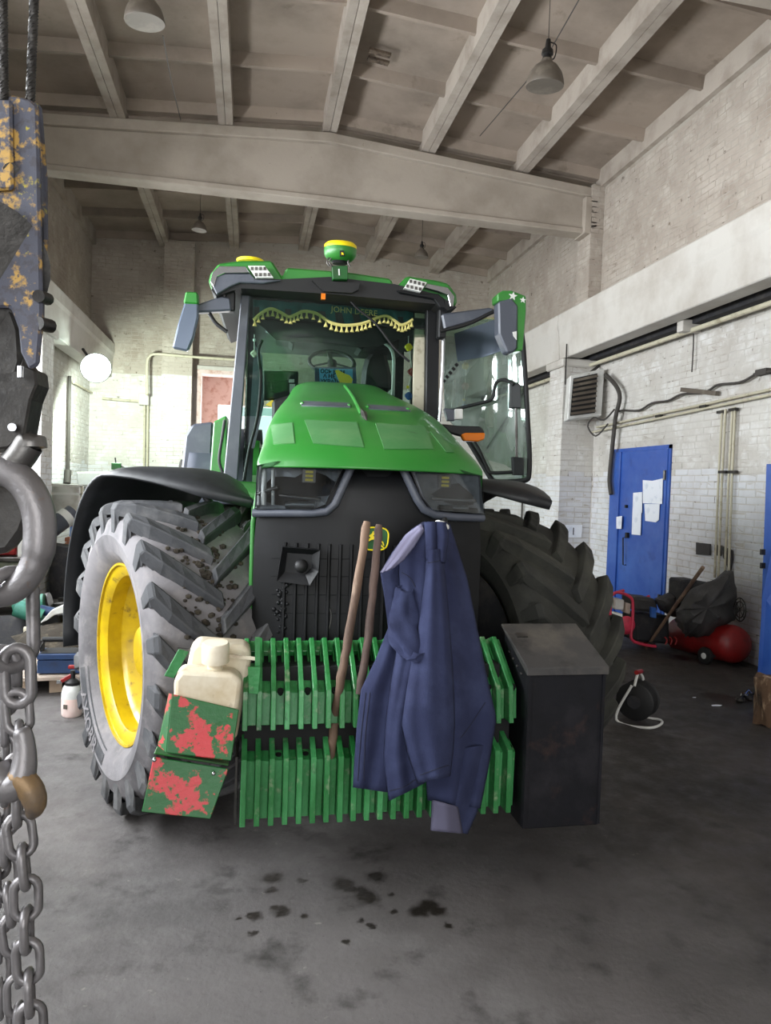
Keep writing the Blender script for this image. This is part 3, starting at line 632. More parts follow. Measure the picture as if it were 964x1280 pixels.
# ---- black tool box on the right of the weight
tb = sub('tool_box', tr)
fl, fr = at(661, 838, 2.83), at(757, 831, 2.83); X0, X1, zt = fl.x, fr.x, (fl.z+fr.z)/2; zb = at(700, 1034, 2.83).z; zk = zt+.115
prof = [(2.83, zb), (2.83, zt-.005), (3.13, zk-.005), (3.13, zb)]
MB().prism([(X0, y, z) for y, z in prof], (X1-X0, 0, 0)).build('box_body', 'boxmetal', tb, bevel=.004)
MB().prism([(X0-.012, y, z) for y, z in ((2.815, zt-.03), (2.815, zt+.004), (3.15, zk+.012), (3.15, zk))], (X1-X0+.024, 0, 0)).build('box_lid', 'lidmetal', tb, bevel=.003)
for k in range(4): MB().ball((X0-.004, 2.9+.05*k, zt-.04+.02*k), .006, 6).build('rivet', 'steel', tb)
MB().obox((X0+.05, 3.05, zk-.022), (.05, .03, .006), (.37, 0, 0)).build('lid_catch', 'steel', tb)
MB().box((X0-.25, 3.0, zb+.05), (X0+.05, 3.1, zb+.15)).build('box_mount', 'vblack', tb)
for xx in (X0+.006, X1-.006): MB().bar((xx, 2.826, zb+.01), (xx, 2.826, zt-.03), .012, .008).build('corner_seam', 'boxmetal', tb)
# ---- washer tank in its bracket on the left of the weight
wt = sub('liquid_tank', tr); yt = 2.72
def tilted(px, y0, y1): # bottom..top leaning back
    return [at(x, y, y0) if k < 2 else at(x, y, y1) for k, (x, y) in enumerate(px)]
def slab4(P, th, nm, mat, bevel=.003): n = (P[1]-P[0]).cross(P[3]-P[0]).normalized(); n = n if n.y > 0 else -n; return MB().prism(P, n*th).build(nm, mat, wt, bevel=bevel)
slab4(tilted([(208,941),(289,951),(299,887),(214,867)], 2.70, 2.78), .006, 'bracket_plate', 'chip')
slab4([at(177,1015,2.66), at(263,1024,2.66), at(286,961,2.70), at(192,946,2.70)], .006, 'bracket_plate', 'chip')
slab4([at(197,931,2.74), at(208,941,2.70), at(214,867,2.78), at(211,866,2.96)], .004, 'bracket_plate', 'chip')
slab4([at(192,943,2.69), at(286,958,2.69), at(286,950,2.80), at(196,934,2.80)], .006, 'bracket_shelf', 'dkgreen')
def blob(px, y0, y1, nm, bev):   # rounded tank body between two depths
    A = [at(x, y, y0) for x, y in px]; mb = MB(); mb.prism(A, (0, y1-y0, 0), True); return mb.build(nm, 'poly', wt, bevel=bev, seg=3)
pa = [at(x, y, 2.80) for x, y in ((217,868),(217,850),(226,838),(292,842),(303,852),(298,888),(290,948),(209,938))]
MB().prism(pa, (0, .12, .0), True).build('tank_body', 'poly', wt, bevel=.018, seg=3)
pa = [at(x, y, 2.93) for x, y in ((226,868),(238,812),(246,803),(303,807),(312,812),(314,826),(304,880),(296,925),(222,925))]
MB().prism(pa, (0, .14, 0), True).build('tank_body', 'poly', wt, bevel=.018, seg=3)
cc = at(269, 836, 2.86); MB().lathe([(.030, 0), (.030, .022), (.034, .026), (.053, .03), (.053, .10), (.047, .108), (0, .109)], cc, (0, -.12, 1), 24).build('tank_cap', 'poly', wt, bevel=0)
MB().lathe([(.02, 0), (.02, .008), (0, .012)], at(263, 848, 2.80)+Vector((0,.03,.01)), (0, 0, 1), 14).build('tank_plug', 'poly', wt)
for px in ([(205,845),(223,812),(236,815),(217,848)], [(311,867),(310,834),(326,834),(323,868)]):
    plate(MB(), px, 2.82, .012).build('bracket_arm', 'wt', wt, bevel=.002)
MB().bar(at(222,812,2.84), at(236,813,2.84), .02, .012).build('strap_end', 'steel', wt)
MB().bar(at(284,819,2.86), at(324,824,2.86), .012, .012).build('hold_down_bar', 'poly', wt)
MB().bar(at(322,797,2.86), at(322,832,2.86), .02, .02).build('bracket_arm', 'wt', wt)
for x, y in ((193,950),(267,967)): MB().ball(at(x, y, 2.672), .008, 8).build('bolt', 'chrome', wt)
# ---- wheels
def rotz(a): c, s = math.cos(a), math.sin(a); return Vector((c, s, 0)), Vector((-s, c, 0))
def wheel(name, C, steer, R, Wd, RR, side, nl=20, lettered=False, dim=False):
    """side -1: outer face towards -x. steer: rotation about z. ax = outward axle direction"""
    ex, ey = rotz(steer); ax = ex*side; C = Vector(C); w = sub(name, tr); hw = Wd/2
    Rc = R-.052
    prof = [(RR+.01, hw*.60), (RR+.03, hw*.80), (RR+.10, hw*1.0), (RR+.18, hw*1.06), (Rc-.12, hw*1.04), (Rc-.05, hw*.98), (Rc-.015, hw*.86), (Rc, hw*.5), (Rc+.004, 0)]
    prof = prof+[(r, -z) for r, z in prof[-2::-1]]+[(RR-.01, -hw*.5), (RR-.02, 0), (RR-.01, hw*.5)]
    mb = MB(); mb.lathe(prof, C, ax, 72, loop=True)
    # chevron lugs, built on the same carcass
    up_, fr_ = EZ, -ey        # angle measured from the top over the front of the wheel
    def cyl(r, th, u): return C+ax*u+(EZ*math.cos(th)+fr_*math.sin(th))*r
    def lug(th0, sd):
        st = []
        # (u fraction from shoulder to centre, advance angle, half width, base r, top r)
        for t in (-.18, -.06, .06, .25, .5, .75, 1.0):
            if t < .06:
                u = sd*hw*(1.02+.03*(t < -.1)); rt = Rc-.02+t*.62; rb = rt-.05; adv = .0; wd = .048
                if t > -.1: rt = R-.045; u = sd*hw*1.05
                else: u = sd*hw*1.03
            else:
                u = sd*hw*(1.0-(t-.06)*1.09); rt = R-(.012 if t < .1 else 0); rb = Rc-.02; adv = 0
            ph = th0+(.0 if t < .06 else .43*(max(0, t-.06)**.85))
            wd = .040+.020*(1-abs(t-.3))
            st.append((u, ph, wd, rb, rt, t))
        rows = []
        for u, ph, wd, rb, rt, t in st:
            dphi = wd/R; k = .75
            if t < -.1: rows.append([cyl(rb-.02, ph-dphi, u*.9), cyl(rt, ph-dphi*k, u), cyl(rt, ph+dphi*k, u), cyl(rb-.02, ph+dphi, u*.9)])
            elif t < .06: rows.append([cyl(rb-.03, ph-dphi, u*.9), cyl(rt, ph-dphi*k, u), cyl(rt, ph+dphi*k, u), cyl(rb-.03, ph+dphi, u*.9)])
            else: rows.append([cyl(rb, ph-dphi*1.15, u), cyl(rt, ph-dphi*k, u), cyl(rt, ph+dphi*k, u), cyl(rb, ph+dphi*1.15, u)])
        n = len(rows); vs = [p for r in rows for p in r]; fs = []
        for i in range(n-1):
            for k in range(3): fs.append((i*4+k, i*4+k+1, i*4+4+k+1, i*4+4+k))
        fs += [(0, 1, 2, 3), (n*4-1, n*4-2, n*4-3, n*4-4)]
        mb2.add(vs, fs, False)
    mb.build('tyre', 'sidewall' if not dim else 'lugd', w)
    mb2 = MB()
    for k in range(nl):
        lug(2*PI*k/nl+.05, 1); lug(2*PI*(k+.5)/nl+.05, -1)
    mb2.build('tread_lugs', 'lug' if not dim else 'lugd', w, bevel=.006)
    if lettered:
        mb3 = MB()
        for k in range(260):
            th = random.gauss(.75, .5); u = random.gauss(.02, .07); mb3.ball(cyl(Rc+.004, th, u), random.uniform(.006, .02), 6, (1, 1, .8))
        o = mb3.build('caked_mud', 'mud', w); o['kind'] = 'stuff'
    # rim, dished, and disc with hub
    rp = [(RR+.035, hw*.84), (RR+.035, hw*.80), (RR+.005, hw*.78), (RR-.02, hw*.70), (RR-.015, hw*.45), (RR-.045, hw*.36), (RR-.05, hw*.05), (RR-.085, -hw*.05), (RR-.09, -hw*.5), (RR-.02, -hw*.6), (RR+.02, -hw*.8)]
    rp = [(r, z) for r, z in rp]+[(r-.012, z) for r, z in rp[::-1]]
    rim = MB().lathe(rp, C, ax, 64, loop=True).build('rim', 'yellow', w)
    dp = [(RR-.08, -hw*.45), (RR*.62, -hw*.25), (RR*.55, -hw*.2), (RR*.45, hw*.05), (.17, hw*.08), (.15, hw*.4), (.12, hw*.5), (0, hw*.5)]
    MB().lathe(dp, C, ax, 48).build('disc', 'yellow', w); MB().lathe([(0, -hw*.5), (RR-.08, -hw*.5), (RR-.085, -hw*.3)], C, ax, 48).build('inner_disc', 'dark', w); MB().lathe([(RR-.088, -hw*.1), (RR-.094, -hw*.5), (RR-.03, -hw*.62), (RR+.03, -hw*.84)], C, ax, 48).build('inner_barrel', 'dark', w, solid=.012)  # inner rim faces coloured dark to stand for the shade inside the wheel
    for k in range(10):
        a = 2*PI*k/10; p = C+ax*(hw*.06)+(EZ*math.cos(a)+ey*math.sin(a))*(RR*.40); MB().tube([p, p+ax*.04], .016, 6, sm=False).build('wheel_nut', 'steel', w)
    if lettered:
        def su(r): return float(np.interp(r, [RR+.03, RR+.10, RR+.18, Rc-.12, Rc-.05], [hw*.80, hw, hw*1.06, hw*1.04, hw*.98]))
        def on(r, th, o): return C+ax*(su(r)+o)+(EZ*math.cos(th)+fr_*math.sin(th))*r
        rr_ = RR+.185
        text('AXIOBIB', .105, lambda u, v, wz: on(rr_-v, -2.46-u/rr_, .007), 'sidewall_lettering', 'sidewall', w, bold=.002)
        MB().grid([[on(r, t, .003) for r in (RR+.085, RR+.12, RR+.16, RR+.205)] for t in np.linspace(-3.02, -1.9, 26)]).build('lettering_band', 'lug', w)
    return w
ST = math.radians(25)
LW = Vector((-.405, 3.95, .79)); RW = Vector((1.42, 4.12, .79))
wheel('front_wheel', LW, ST, .79, .60, .43, -1, lettered=True)
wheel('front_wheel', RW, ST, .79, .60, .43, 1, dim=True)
# ---- front fenders: arched shells that steer with the wheels
def fender(C, steer, side, a0, a1, tip):
    ex, ey = rotz(steer); ax = ex*side; R = .94; hw = .34; P = []; n = 22
    for i in range(n+1):
        t = i/n; a = a0+(a1-a0)*t     # 0 = top, + towards the rear
        r = R+.03*math.sin(PI*t); f = min(1, t/.22); s0 = -hw+(.0)*(1-f); row = []
        for k in range(9):
            q = -1+2*k/8; u = hw*q
            if t < .25: u = u*(t/.25)**.6+tip*hw*(1-(t/.25)**.6)
            drop = .05*abs(q)**4
            row.append(C+ax*u+(EZ*math.cos(a)+ey*math.sin(a))*(r-drop))
        P.append(row)
    return MB().grid(P).build('front_fender', 'fender', tr, solid=.014)
fender(LW, ST, -1, -.52, 1.72, -.7)
fender(RW, ST, 1, -.45, 1.5, .2)
# ---- axle, frame, engine block, steering rods
mb = MB(); lbox(mb, (-.24, .5, .62), (.24, 4.6, 1.15)); mb.build('frame', 'vblack', tr)
mb = MB(); mb.tube([tl(-.62, .70, .78), tl(-.3, .70, .74), tl(.3, .70, .74), tl(.62, .70, .78)], [.12, .14, .14, .12], 14); mb.build('front_axle', 'dkgreen', tr)
for s, Cw in ((-1, LW), (1, RW)):
    MB().tube([Cw+Vector((-s*.18, 0, 0)), Cw+Vector((-s*.32, 0, 0))], .17, 16).build('final_drive', 'dkgreen', tr)
    MB().tube([tl(s*.30, .95, .86), tl(s*.62, .98, .86)], .025, 8).build('tie_rod', 'steel', tr)
    MB().tube([Cw+Vector((-s*.30, .05, .2)), Cw+Vector((-s*.28, .1, .62)), Cw+Vector((-s*.1, .12, .93))], .022, 8).build('fender_stay', 'black', tr)
mb = MB(); lbox(mb, (-.36, .9, 1.0), (.36, 2.1, 1.7)); mb.build('engine_block', 'vblack', tr)
for k in range(5):
    MB().tube(bez([tl(-.45, .35+.08*k, 1.05+.05*k), tl(-.54-.02*k, .9, 1.25+.04*k), tl(-.50, 1.6, 1.3+.05*k), tl(-.45, 2.1, 1.45)]), .014, 6).build('hose', 'black', tr)
# ---- rear wheels, rear fenders, steps, belly
for s in (-1, 1): wheel('rear_wheel', tl(s*.98, 3.95, 1.03), -TA, 1.03, .62, .58, s, nl=22, dim=True)
for s in (-1, 1):
    P = []
    for i in range(13):
        a = -1.15+i*.17; P.append([tl(s*u, 3.95+math.sin(a)*1.16, 1.03+math.cos(a)*1.16) for u in (.60, .8, 1.12, 1.20)])
    MB().grid(P).build('rear_fender', 'greyp', tr, solid=.03)
    mb = MB(); mb.prism([tl(s*.60, y, z) for y, z in ((2.9, 1.25), (2.92, 1.75), (3.1, 2.05), (4.6, 2.05), (4.9, 1.5), (4.9, 1.2))], EX*s*.05); mb.build('fender_side', 'green', tr)
lpart('fender_front', [(226,592),(231,545),(240,530),(267,527),(264,594)], 3.2, .3, 'greyp', bevel=.02)
lpart('body_panel', [(262,596),(267,527),(283,519),(284,602)], 2.9, .3, 'green', bevel=.01)
lpart('body_panel', [(283,600),(322,603),(322,626),(292,617)], 2.3, .35, 'green', bevel=.01)
ltube([(281,525),(278,545),(274,575),(279,592)], 2.85, .013).build('hand_rail', 'black', tr)
mb = MB(); lbox(mb, (-.72, 2.3, .55), (-.42, 3.3, 1.35)); lbox(mb, (.42, 2.3, .55), (.72, 3.3, 1.35)); mb.build('fuel_tank', 'black', tr, bevel=.03)
# ================================================================== CAB
cab = tr
CF, CB = 2.2, 3.75     # windscreen plane, rear window plane
lpart('front_pillar', [(302,362),(313,363),(297,600),(279,600)], CF, .07, 'greyp', bevel=.008)
lpart('front_pillar', [(534,376),(550,377),(548,528),(532,522)], CF, .08, 'blackp', bevel=.008)
lpart('pillar_trim', [(519,383),(531,384),(530,520),(517,512)], CF+.12, .05, MT['pipe'])
# roof
rf = sub('roof', tr)
lpart('roof_cap', [(260,354),(263,342),(273,329),(302,325.5),(340,325.5),(353,346),(358,334),(412,338),(440,340.5),(489,348),(494,360),(509,344.5),(545,350),(561,354),(571,368),(572,380),(566,384),(420,362),(268,352)], 2.02, 1.7, 'green', rf, bevel=.015)
lpart('roof_underside', [(264,362),(285,346),(350,349),(412,346),(493,355),(548,368),(571,384),(560,388),(545,380),(420,368),(300,360),(270,370)], 2.0, 1.72, 'black', rf)
lpart('light_pod', [(266,358),(271,345),(281,342),(313,342),(319,349),(352,350),(330,354),(300,353),(288,358),(271,368)], 1.97, .05, 'greyp', rf, bevel=.006)
lpart('pod_trim', [(263,352),(266,340),(274,332.5),(307,333),(312,341),(281,341.5),(271,346),(267,358)], 1.96, .06, 'chrome', rf, bevel=.003)
lpart('light_pod', [(496,362),(526,367),(548,367),(556,374),(557,386),(550,384),(543,374),(500,366)], 1.97, .05, 'blackp', rf, bevel=.006)
lpart('pod_trim', [(534,354.5),(560,359.5),(568,370),(567,383),(563,383),(560,369),(549,364.5),(531,359.5)], 1.96, .06, 'chrome', rf, bevel=.003)
for q, n in (([(310,332),(331,332),(342,347),(320,347)], 0), ([(513,348),(534,353),(526,365),(505,360)], 1)):
    lpart('lamp_glass', q, 1.95, .04, 'white', rf, bevel=.002)
    a, b, c, d = [Vector(p) for p in q]
    for i in range(4):
        for j in range(2):
            p = (a*(1-(i+.5)/4)+b*((i+.5)/4))*(1-(j+.5)/2)+(d*(1-(i+.5)/4)+c*((i+.5)/4))*((j+.5)/2); w0 = lat(p.x, p.y, 1.948)
            MB().obox(w0, (.018, .006, .022)).build('led', 'steel', rf)
lpart('sun_visor_housing', [(313,358),(531,373),(534,384),(312,368)], CF-.02, .25, 'blackp', rf, bevel=.01)
MB().lathe([(.10, 0), (.10, .02), (.0, .035)], lat(313, 329, 2.2), (0, 0, 1), 20).build('roof_beacon_base', 'yellowp', rf)
lpart('camera_bracket', [(390,350),(450,354),(448,362),(440,366),(405,364)], 1.96, .08, 'black', rf)
MB().obox(lat(404, 371, 1.97), (.03, .03, .04)).build('amber_marker', 'orange', rf)
# receiver
rc = sub('satellite_receiver', tr); c = lat(425, 327, 1.98)
k_ = 5.15/900
MB().lathe([(13*k_, 0), (17*k_, 3*k_), (20*k_, 7*k_), (20.5*k_, 15*k_), (20*k_, 16*k_)], c, (0, -.1, 1), 32).build('receiver_body', 'green', rc)
MB().lathe([(20.2*k_, 15.5*k_), (20.2*k_, 19*k_), (17*k_, 22*k_), (0, 24*k_)], c, (0, -.1, 1), 32).build('receiver_dome', 'yellowp', rc)
MB().lathe([(0, -3*k_), (9*k_, -3*k_), (12*k_, 1*k_)], c, (0, -.1, 1), 20).build('receiver_base', 'black', rc)
MB().prism([lat(x, y, 1.855) for x, y in ((425,313),(430,313),(431,320),(425,320))], EY*.01).build('receiver_logo', 'black', rc)
MB().prism([lat(x, y, 1.85) for x, y in ((427,315),(429,316),(430,318.5),(427,318))], EY*.01).build('receiver_logo', 'yellowp', rc)
for x in (411, 414, 437): ltube([(x,322),(x-2,328),(x+1,333)], 1.93, .006).build('receiver_cable', 'steel', rc)
lpart('receiver_mount', [(415,332),(435,332),(435,349),(416,349)], 1.93, .06, 'dkgreen', rc, bevel=.004)
lpart('mount_mark', [(423,336),(424.6,336),(425,344),(423.4,344)], 1.925, .01, 'white', rc)
# windscreen, side and rear glazing
MB().prism([lat(x, y, CF+.02+.28*max(0, min(1, (y-366)/140))) for x, y in ((313,366),(532,380),(531,520),(296,520))], EY*.006).build('windscreen', 'glass', tr)
ltube([(432,368),(446,385),(470,405),(494,436),(512,452)], CF-.03, .009).build('wiper', 'black', tr)
hw_ = .70
for s in (-1, 1):
    MB().bar(tl(s*hw_, CB, 1.3), tl(s*hw_, CB, 3.05), .08).build('rear_pillar', 'blackp', tr)
    MB().bar(tl(s*hw_, 2.95, 2.0 if s < 0 else 1.3), tl(s*hw_, 2.95, 3.05), .05).build('door_pillar', 'blackp', tr)
mb = MB(); lbox(mb, (-hw_-.02, 2.3, 1.35), (-hw_+.02, 2.92, 3.0)); 
MB().prism([tl(-hw_, y, z) for y, z in ((2.32, 1.5), (2.9, 1.5), (2.9, 3.0), (2.32, 3.0))], EX*.006).build('side_window', 'glass', tr)
MB().prism([tl(x, CB, z) for x, z in ((-.66, 2.05), (.66, 2.05), (.66, 2.95), (-.66, 2.95))], EY*.006).build('rear_window', 'glass', tr)
mb = MB(); lbox(mb, (-.72, CB-.02, 1.3), (.72, CB+.06, 2.02)); lbox(mb, (-.72, CB-.02, 2.93), (.72, CB+.06, 3.1)); mb.build('rear_wall', 'blackp', tr)
mb = MB(); lbox(mb, (-.70, 2.3, 1.28), (.70, CB, 1.36)); mb.build('cab_floor', 'black', tr)
mb = MB(); lbox(mb, (-.66, CF+.1, 2.92), (.66, CB, 3.0)); mb.build('headliner', 'black', tr)
lpart('dashboard', [(340,500),(395,484),(445,486),(520,510),(520,560),(340,560)], CF+.12, .25, 'black', bevel=.02)
# curtain with fringe
ctn = sub('curtain', tr); edge = [(317,400),(326,392),(338,386),(350,390),(361,396),(370,393),(380,389),(396,392),(411,402),(424,406),(437,406.5),(450,405),(460,402),(472,397),(483,395),(492,400),(501,406),(509,404),(516,399)]
eb = bez([Vector((x, y, 0)) for x, y in edge], 4)
mb = MB(); top = [(317+(518-317)*i/(len(eb)-1), 367+13*i/(len(eb)-1)) for i in range(len(eb))]
mb.grid([[lat(x, y, CF+.10+.008*math.sin(i*.9)) for i, (x, y) in enumerate(top)], [lat(p.x, p.y, CF+.10+.012*math.sin(i*.9)) for i, p in enumerate(eb)]]); mb.build('curtain_cloth', 'curt', ctn, solid=.004)
MB().tube([lat(p.x, p.y, CF+.09) for p in eb], .013, 6).build('curtain_braid', 'fringe', ctn)
for i in range(1, len(eb), 2):
    p = lat(eb[i].x, eb[i].y+1.5, CF+.09); MB().lathe([(.003, 0), (.008, -.012), (.006, -.016), (.017, -.045), (0, -.046)], p, (0, 0, 1), 7).build('tassel', 'fringe', ctn)
c = lat(443, 392.5, CF+.075); text('JOHN DEERE', .062, lambda u, v, w: c+EX*u+EZ*(v-u*.03), 'curtain_lettering', 'fringe', ctn, ext=.001)
lpart('dark_header', [(316,392),(517,402),(516,418),(480,430),(470,434),(345,425),(330,410),(318,402)], CF+.16, .02, 'black')
lpart('roof_console', [(345,398),(500,408),(498,436),(455,434),(452,437),(447,434),(368,427),(366,430),(361,426),(345,423)], CF+.5, .3, 'dark')
lpart('lamp_box', [(331,399),(347,401),(345,418),(331,413)], CF+.3, .08, 'mirror')
# steering wheel and sign
sw = sub('steering_wheel', tr); c = lat(415, 453, 2.75); e1 = EX; e2 = (EZ*.62+EY*.78).normalized()
MB().tube([c+e1*.185*math.cos(a)+e2*.185*math.sin(a) for a in np.linspace(0, 2*PI, 32, endpoint=False)], .016, 8, closed=True).build('wheel_rim', 'black', sw)
for a in (1.7, 3.6, 5.8): MB().bar(c, c+e1*.18*math.cos(a)+e2*.18*math.sin(a), .03, .015).build('spoke', 'black', sw)
MB().tube([c, c-EZ*.3-EY*.25], .04, 10).build('steering_column', 'black', sw)
sg = sub('dash_sign', tr)
lpart('sign_panel', [(393.5,458.5),(445,459),(446,483.5),(393.5,481)], CF+.34, .012, 'tblue', sg)
lpart('sign_field', [(399,460.5),(441,461.5),(441,480),(400,479.5)], CF+.335, .006, 'signblue', sg)
for i, (tx, x, y) in enumerate((('ОСЬ ВАМ', 400.5, 466), ('А НЕ', 404, 472), ('УКРАЇНУ', 400.5, 478.5))):
    c = lat(x, y, CF+.332); text(tx, .042, lambda u, v, w: c+EX*u+EZ*v, 'sign_lettering', 'black', sg, 'LEFT', ext=.001, bold=.0016)
hand = [(419,463),(423,462),(427,465),(431,467),(437,469),(441,474),(440,479),(436,482),(430,482.5),(425,479),(423,474),(421,469)]
lpart('hand_symbol', hand, CF+.328, .006, 'yellowp', sg)
# seats and in-cab clutter
st = sub('driver_seat', tr)
lpart('seat_back', [(452,486),(454,462),(458,447),(466,436),(474,431),(482,436),(486,452),(490,470),(490,490)], 3.0, .14, 'black', st, bevel=.04)
mb = MB(); lbox(mb, (-.1, 2.7, 1.7), (.42, 3.2, 1.85)); mb.build('seat_cushion', 'black', st, bevel=.04)
ltube([(481,429),(488,435),(492,446),(492,470),(491,494)], CF+.4, .014).build('grab_rail', 'white', tr)
mn = sub('control_monitor', tr)
lpart('monitor_case', [(329,463),(373,464),(373,492),(347,500),(329,500)], CF+.3, .06, 'black', mn, bevel=.008)
for q in ([(334,467),(360,467),(360,476),(334,476)], [(336,482),(352,482),(352,490),(336,490)]): lpart('monitor_screen', q, CF+.29, .01, 'blackp', mn)
for q in ([(361,474),(368,474),(368,478),(361,478)], [(362,480),(369,480),(369,491),(362,491)]): lpart('monitor_label', q, CF+.285, .01, 'white', mn)
lpart('yellow_papers', [(332,506),(340,500),(352,504),(344,510)], CF+.2, .02, 'yellowp')
ltube([(305,600),(312,560),(322,520),(326,470),(323,440),(328,425)], CF+.2, .012).build('cab_cable', 'black', tr)
lpart('cab_trim_panel', [(318,430),(328,445),(330,505),(318,560),(310,560)], CF+.45, .03, 'greyp')
# hanging charms
for pts, mt_ in (([(511,434,.036,'yellowp'), (515,465,.038,'red'), (510,484,.018,'yellowp'), (511,495,.036,'bluep')], 'c'), ([(318,425,.018,'white'), (318,442,.034,'pipe')], 'd')):
    ch = sub('hanging_charm', tr)
    ltube([(pts[0][0], 418)]+[(p[0], p[1]) for p in pts], CF+.34, .003).build('string', 'white', ch)
    for x, y, r, m in pts: MB().obox(lat(x, y, CF+.34), (r*1.5,)*3, (.3, .785, .2)).build('charm', m, ch, bevel=.01)
# ---- mirrors
ml = sub('side_mirror', tr)
lpart('mirror_arm', [(236,384),(277,369.5),(288,372),(290,388),(240,391)], 2.05, .07, 'greyp', ml, bevel=.012)
lpart('mirror_shell', [(231,376),(248,378),(248,396),(242,422),(235,439),(215,435),(222,405)], 2.0, .05, 'mirror', ml, bevel=.012)
lpart('mirror_cap', [(232,364),(247,365),(248,380),(229,379)], 1.99, .09, 'green', ml, bevel=.01)
ltube([(262,392),(270,404),(284,415)], 2.1, .014).build('mirror_brace', 'black', ml)
MB().obox(lat(288, 378, 2.1), (.07, .08, .14)).build('mirror_hinge', 'black', ml, bevel=.01)
mr = sub('side_mirror', tr)
lpart('mirror_arm', [(552,392),(614,384),(622,389),(590,402),(556,412)], 2.05, .07, 'greyp', mr, bevel=.012)
ltube([(550,414),(585,405),(612,392),(624,387)], 2.02, .014).build('mirror_brace', 'black', mr)
lpart('mirror_shell', [(623,377),(640,372),(648,382),(647,436),(640,441),(634,441),(624,417)], 1.90, .12, 'greyp', mr, bevel=.012)
lpart('mirror_cap', [(622,377),(622,367),(629,363),(640,363),(658,370),(658,390),(654,438),(641,440),(647,436),(646,382),(640,376)], 1.91, .14, 'green', mr, bevel=.008)
def star(cx, cy, r, ly, rot=0): return [(cx+(r if k % 2 == 0 else r*.42)*math.sin(rot+k*PI/5), cy-(r if k % 2 == 0 else r*.42)*math.cos(rot+k*PI/5)) for k in range(10)]
lpart('star_sticker', star(641.5, 370, 5.6, 0, .2), 1.903, .005, 'white', mr); lpart('star_sticker', star(654, 375, 4, 0, .1), 1.903, .005, 'white', mr)
lpart('paint_chip', [(641,415),(646,414),(646,425),(642,420)], 1.895, .005, 'white', mr)
MB().obox(lat(552, 402, 2.12), (.06, .08, .26)).build('mirror_hinge', 'black', mr, bevel=.01)
# ---- open door on the right with its glass
dr = sub('cab_door', tr); DLf = lambda o: (lambda x: 2.95-(x-553)/107*.5+o)
DL = DLf(0)
lpart('door_glass', [(553,400),(622,396),(654,418),(659,500),(662,567),(660,599),(617,601),(586,552),(556,520)], DL, .006, 'doorglass', dr)
ltube([(650,400),(654,430),(656,460),(658,492),(660,530),(662,567),(661.5,592),(658,600),(640,602),(620,602),(613,597),(600,575),(586,552),(574,535)], DLf(-.01), .022, 8, 3).build('door_frame', 'black', dr)
ltube([(588,545),(598,560),(610,586),(616,591),(641,590)], DLf(-.03), .014, 8, 3).build('door_inner_rail', 'black', dr)
ltube([(554,393),(554,440),(551,500),(549,527)], CF-.04, .014).build('hand_rail', 'chrome', tr)
lpart('sun_film', [(568,417),(623,398),(634,436),(606,446),(572,452)], DLf(-.012), .004, 'mirror', dr)
lpart('lock_box', [(639,479),(651,480),(652,510),(638,510)], DLf(-.06), .05, 'black', dr, bevel=.006)
lpart('lock_box', [(641,571),(655,572),(655,594),(642,594)], DLf(-.06), .05, 'black', dr, bevel=.006)
ltube([(645,508),(646,572)], DLf(-.04), .012).build('lock_rod', 'steel', dr)
ltube([(556,516),(580,509),(604,503),(616,498),(618,486),(622,477),(632,475),(642,481)], DLf(-.07), .015, 8).build('door_handle', 'black', dr)
for k in range(5): MB().obox(lat(571-4*k, 456+5*k, DLf(-.02)), (.03, .006, .025), (0, .7, 0)).build('fringe_tassel', 'dark', dr)
lpart('turn_signal_arm', [(552,530),(574,532),(601,533),(607,541),(600,546),(577,545),(563,541)], 2.0, .07, 'black', bevel=.008)
lpart('turn_signal', [(577,543),(582,541),(607,541),(606,549),(598,552),(581,551)], 1.98, .07, 'orange', bevel=.008)
lpart('work_camera', [(569,511),(579,511),(579,524),(569,524)], 2.05, .06, 'white', bevel=.006)
lpart('work_camera_body', [(556,510),(569,512),(569,526),(560,526)], 2.08, .06, 'greyp', bevel=.006)
# ================================================================== JACKET AND WOODEN HANDLES
MT['cuffc'] = pm('grey purple cuff cloth', (84, 82, 100), .9, spec=.2)
MT['wood2'] = pm('dark grimy wood', (92, 74, 66), .8, layers=[((60, 48, 44), 7, .45, .62, (1, 1, .1))], bump=.3)
MT['seamc'] = pm('dark navy thread', (24, 27, 48), .9)
def jY(y): return float(np.interp(y, [650, 700, 760, 800, 850, 880, 1045], [3.14, 3.07, 2.97, 2.88, 2.79, 2.76, 2.76]))
jk = thing('work_jacket', at(540, 900, 2.76), 'navy blue work jacket hanging over the black nose and green ribbed weight', 'jacket')
def cloth(Lp, Rp, off, bulge, folds, name, mat, nc=26, nr=44, th=.007):
    def curve(pts):
        p = np.array(pts, float); d = np.r_[0, np.cumsum(np.hypot(*np.diff(p, axis=0).T))]; t = np.linspace(0, d[-1], nr)
        b = [Vector((x, y, 0)) for x, y in pts]; return np.c_[np.interp(t, d, p[:, 0]), np.interp(t, d, p[:, 1])]
    A, B = curve(Lp), curve(Rp); P = []
    for i in range(nr):
        v = i/(nr-1); row = []
        for k in range(nc):
            u = k/(nc-1); x, y = A[i]*(1-u)+B[i]*u
            f = sum(a*math.sin(2*PI*(n*u+m*v+ph)) for a, n, m, ph in folds)*(.5+.5*v)
            dz = off+bulge*(math.sin(PI*u)**.6)+f*min(1, 4*u, 4*(1-u)+.2)
            row.append(at(x, y, jY(y)-dz))
        P.append(row)
    return MB().grid(P).build(name, mat, jk, solid=th)
cloth([(527,655),(520,680),(525,720),(530,780),(530,850),(530,920),(535,1000)], [(562,655),(573,690),(584,725),(594,775),(607,840),(620,898),(610,960),(600,1010)], .02, .05, [(.024, 1.35, .30, .45), (.007, 2.6, -.5, .4)], 'jacket_back', 'navy')
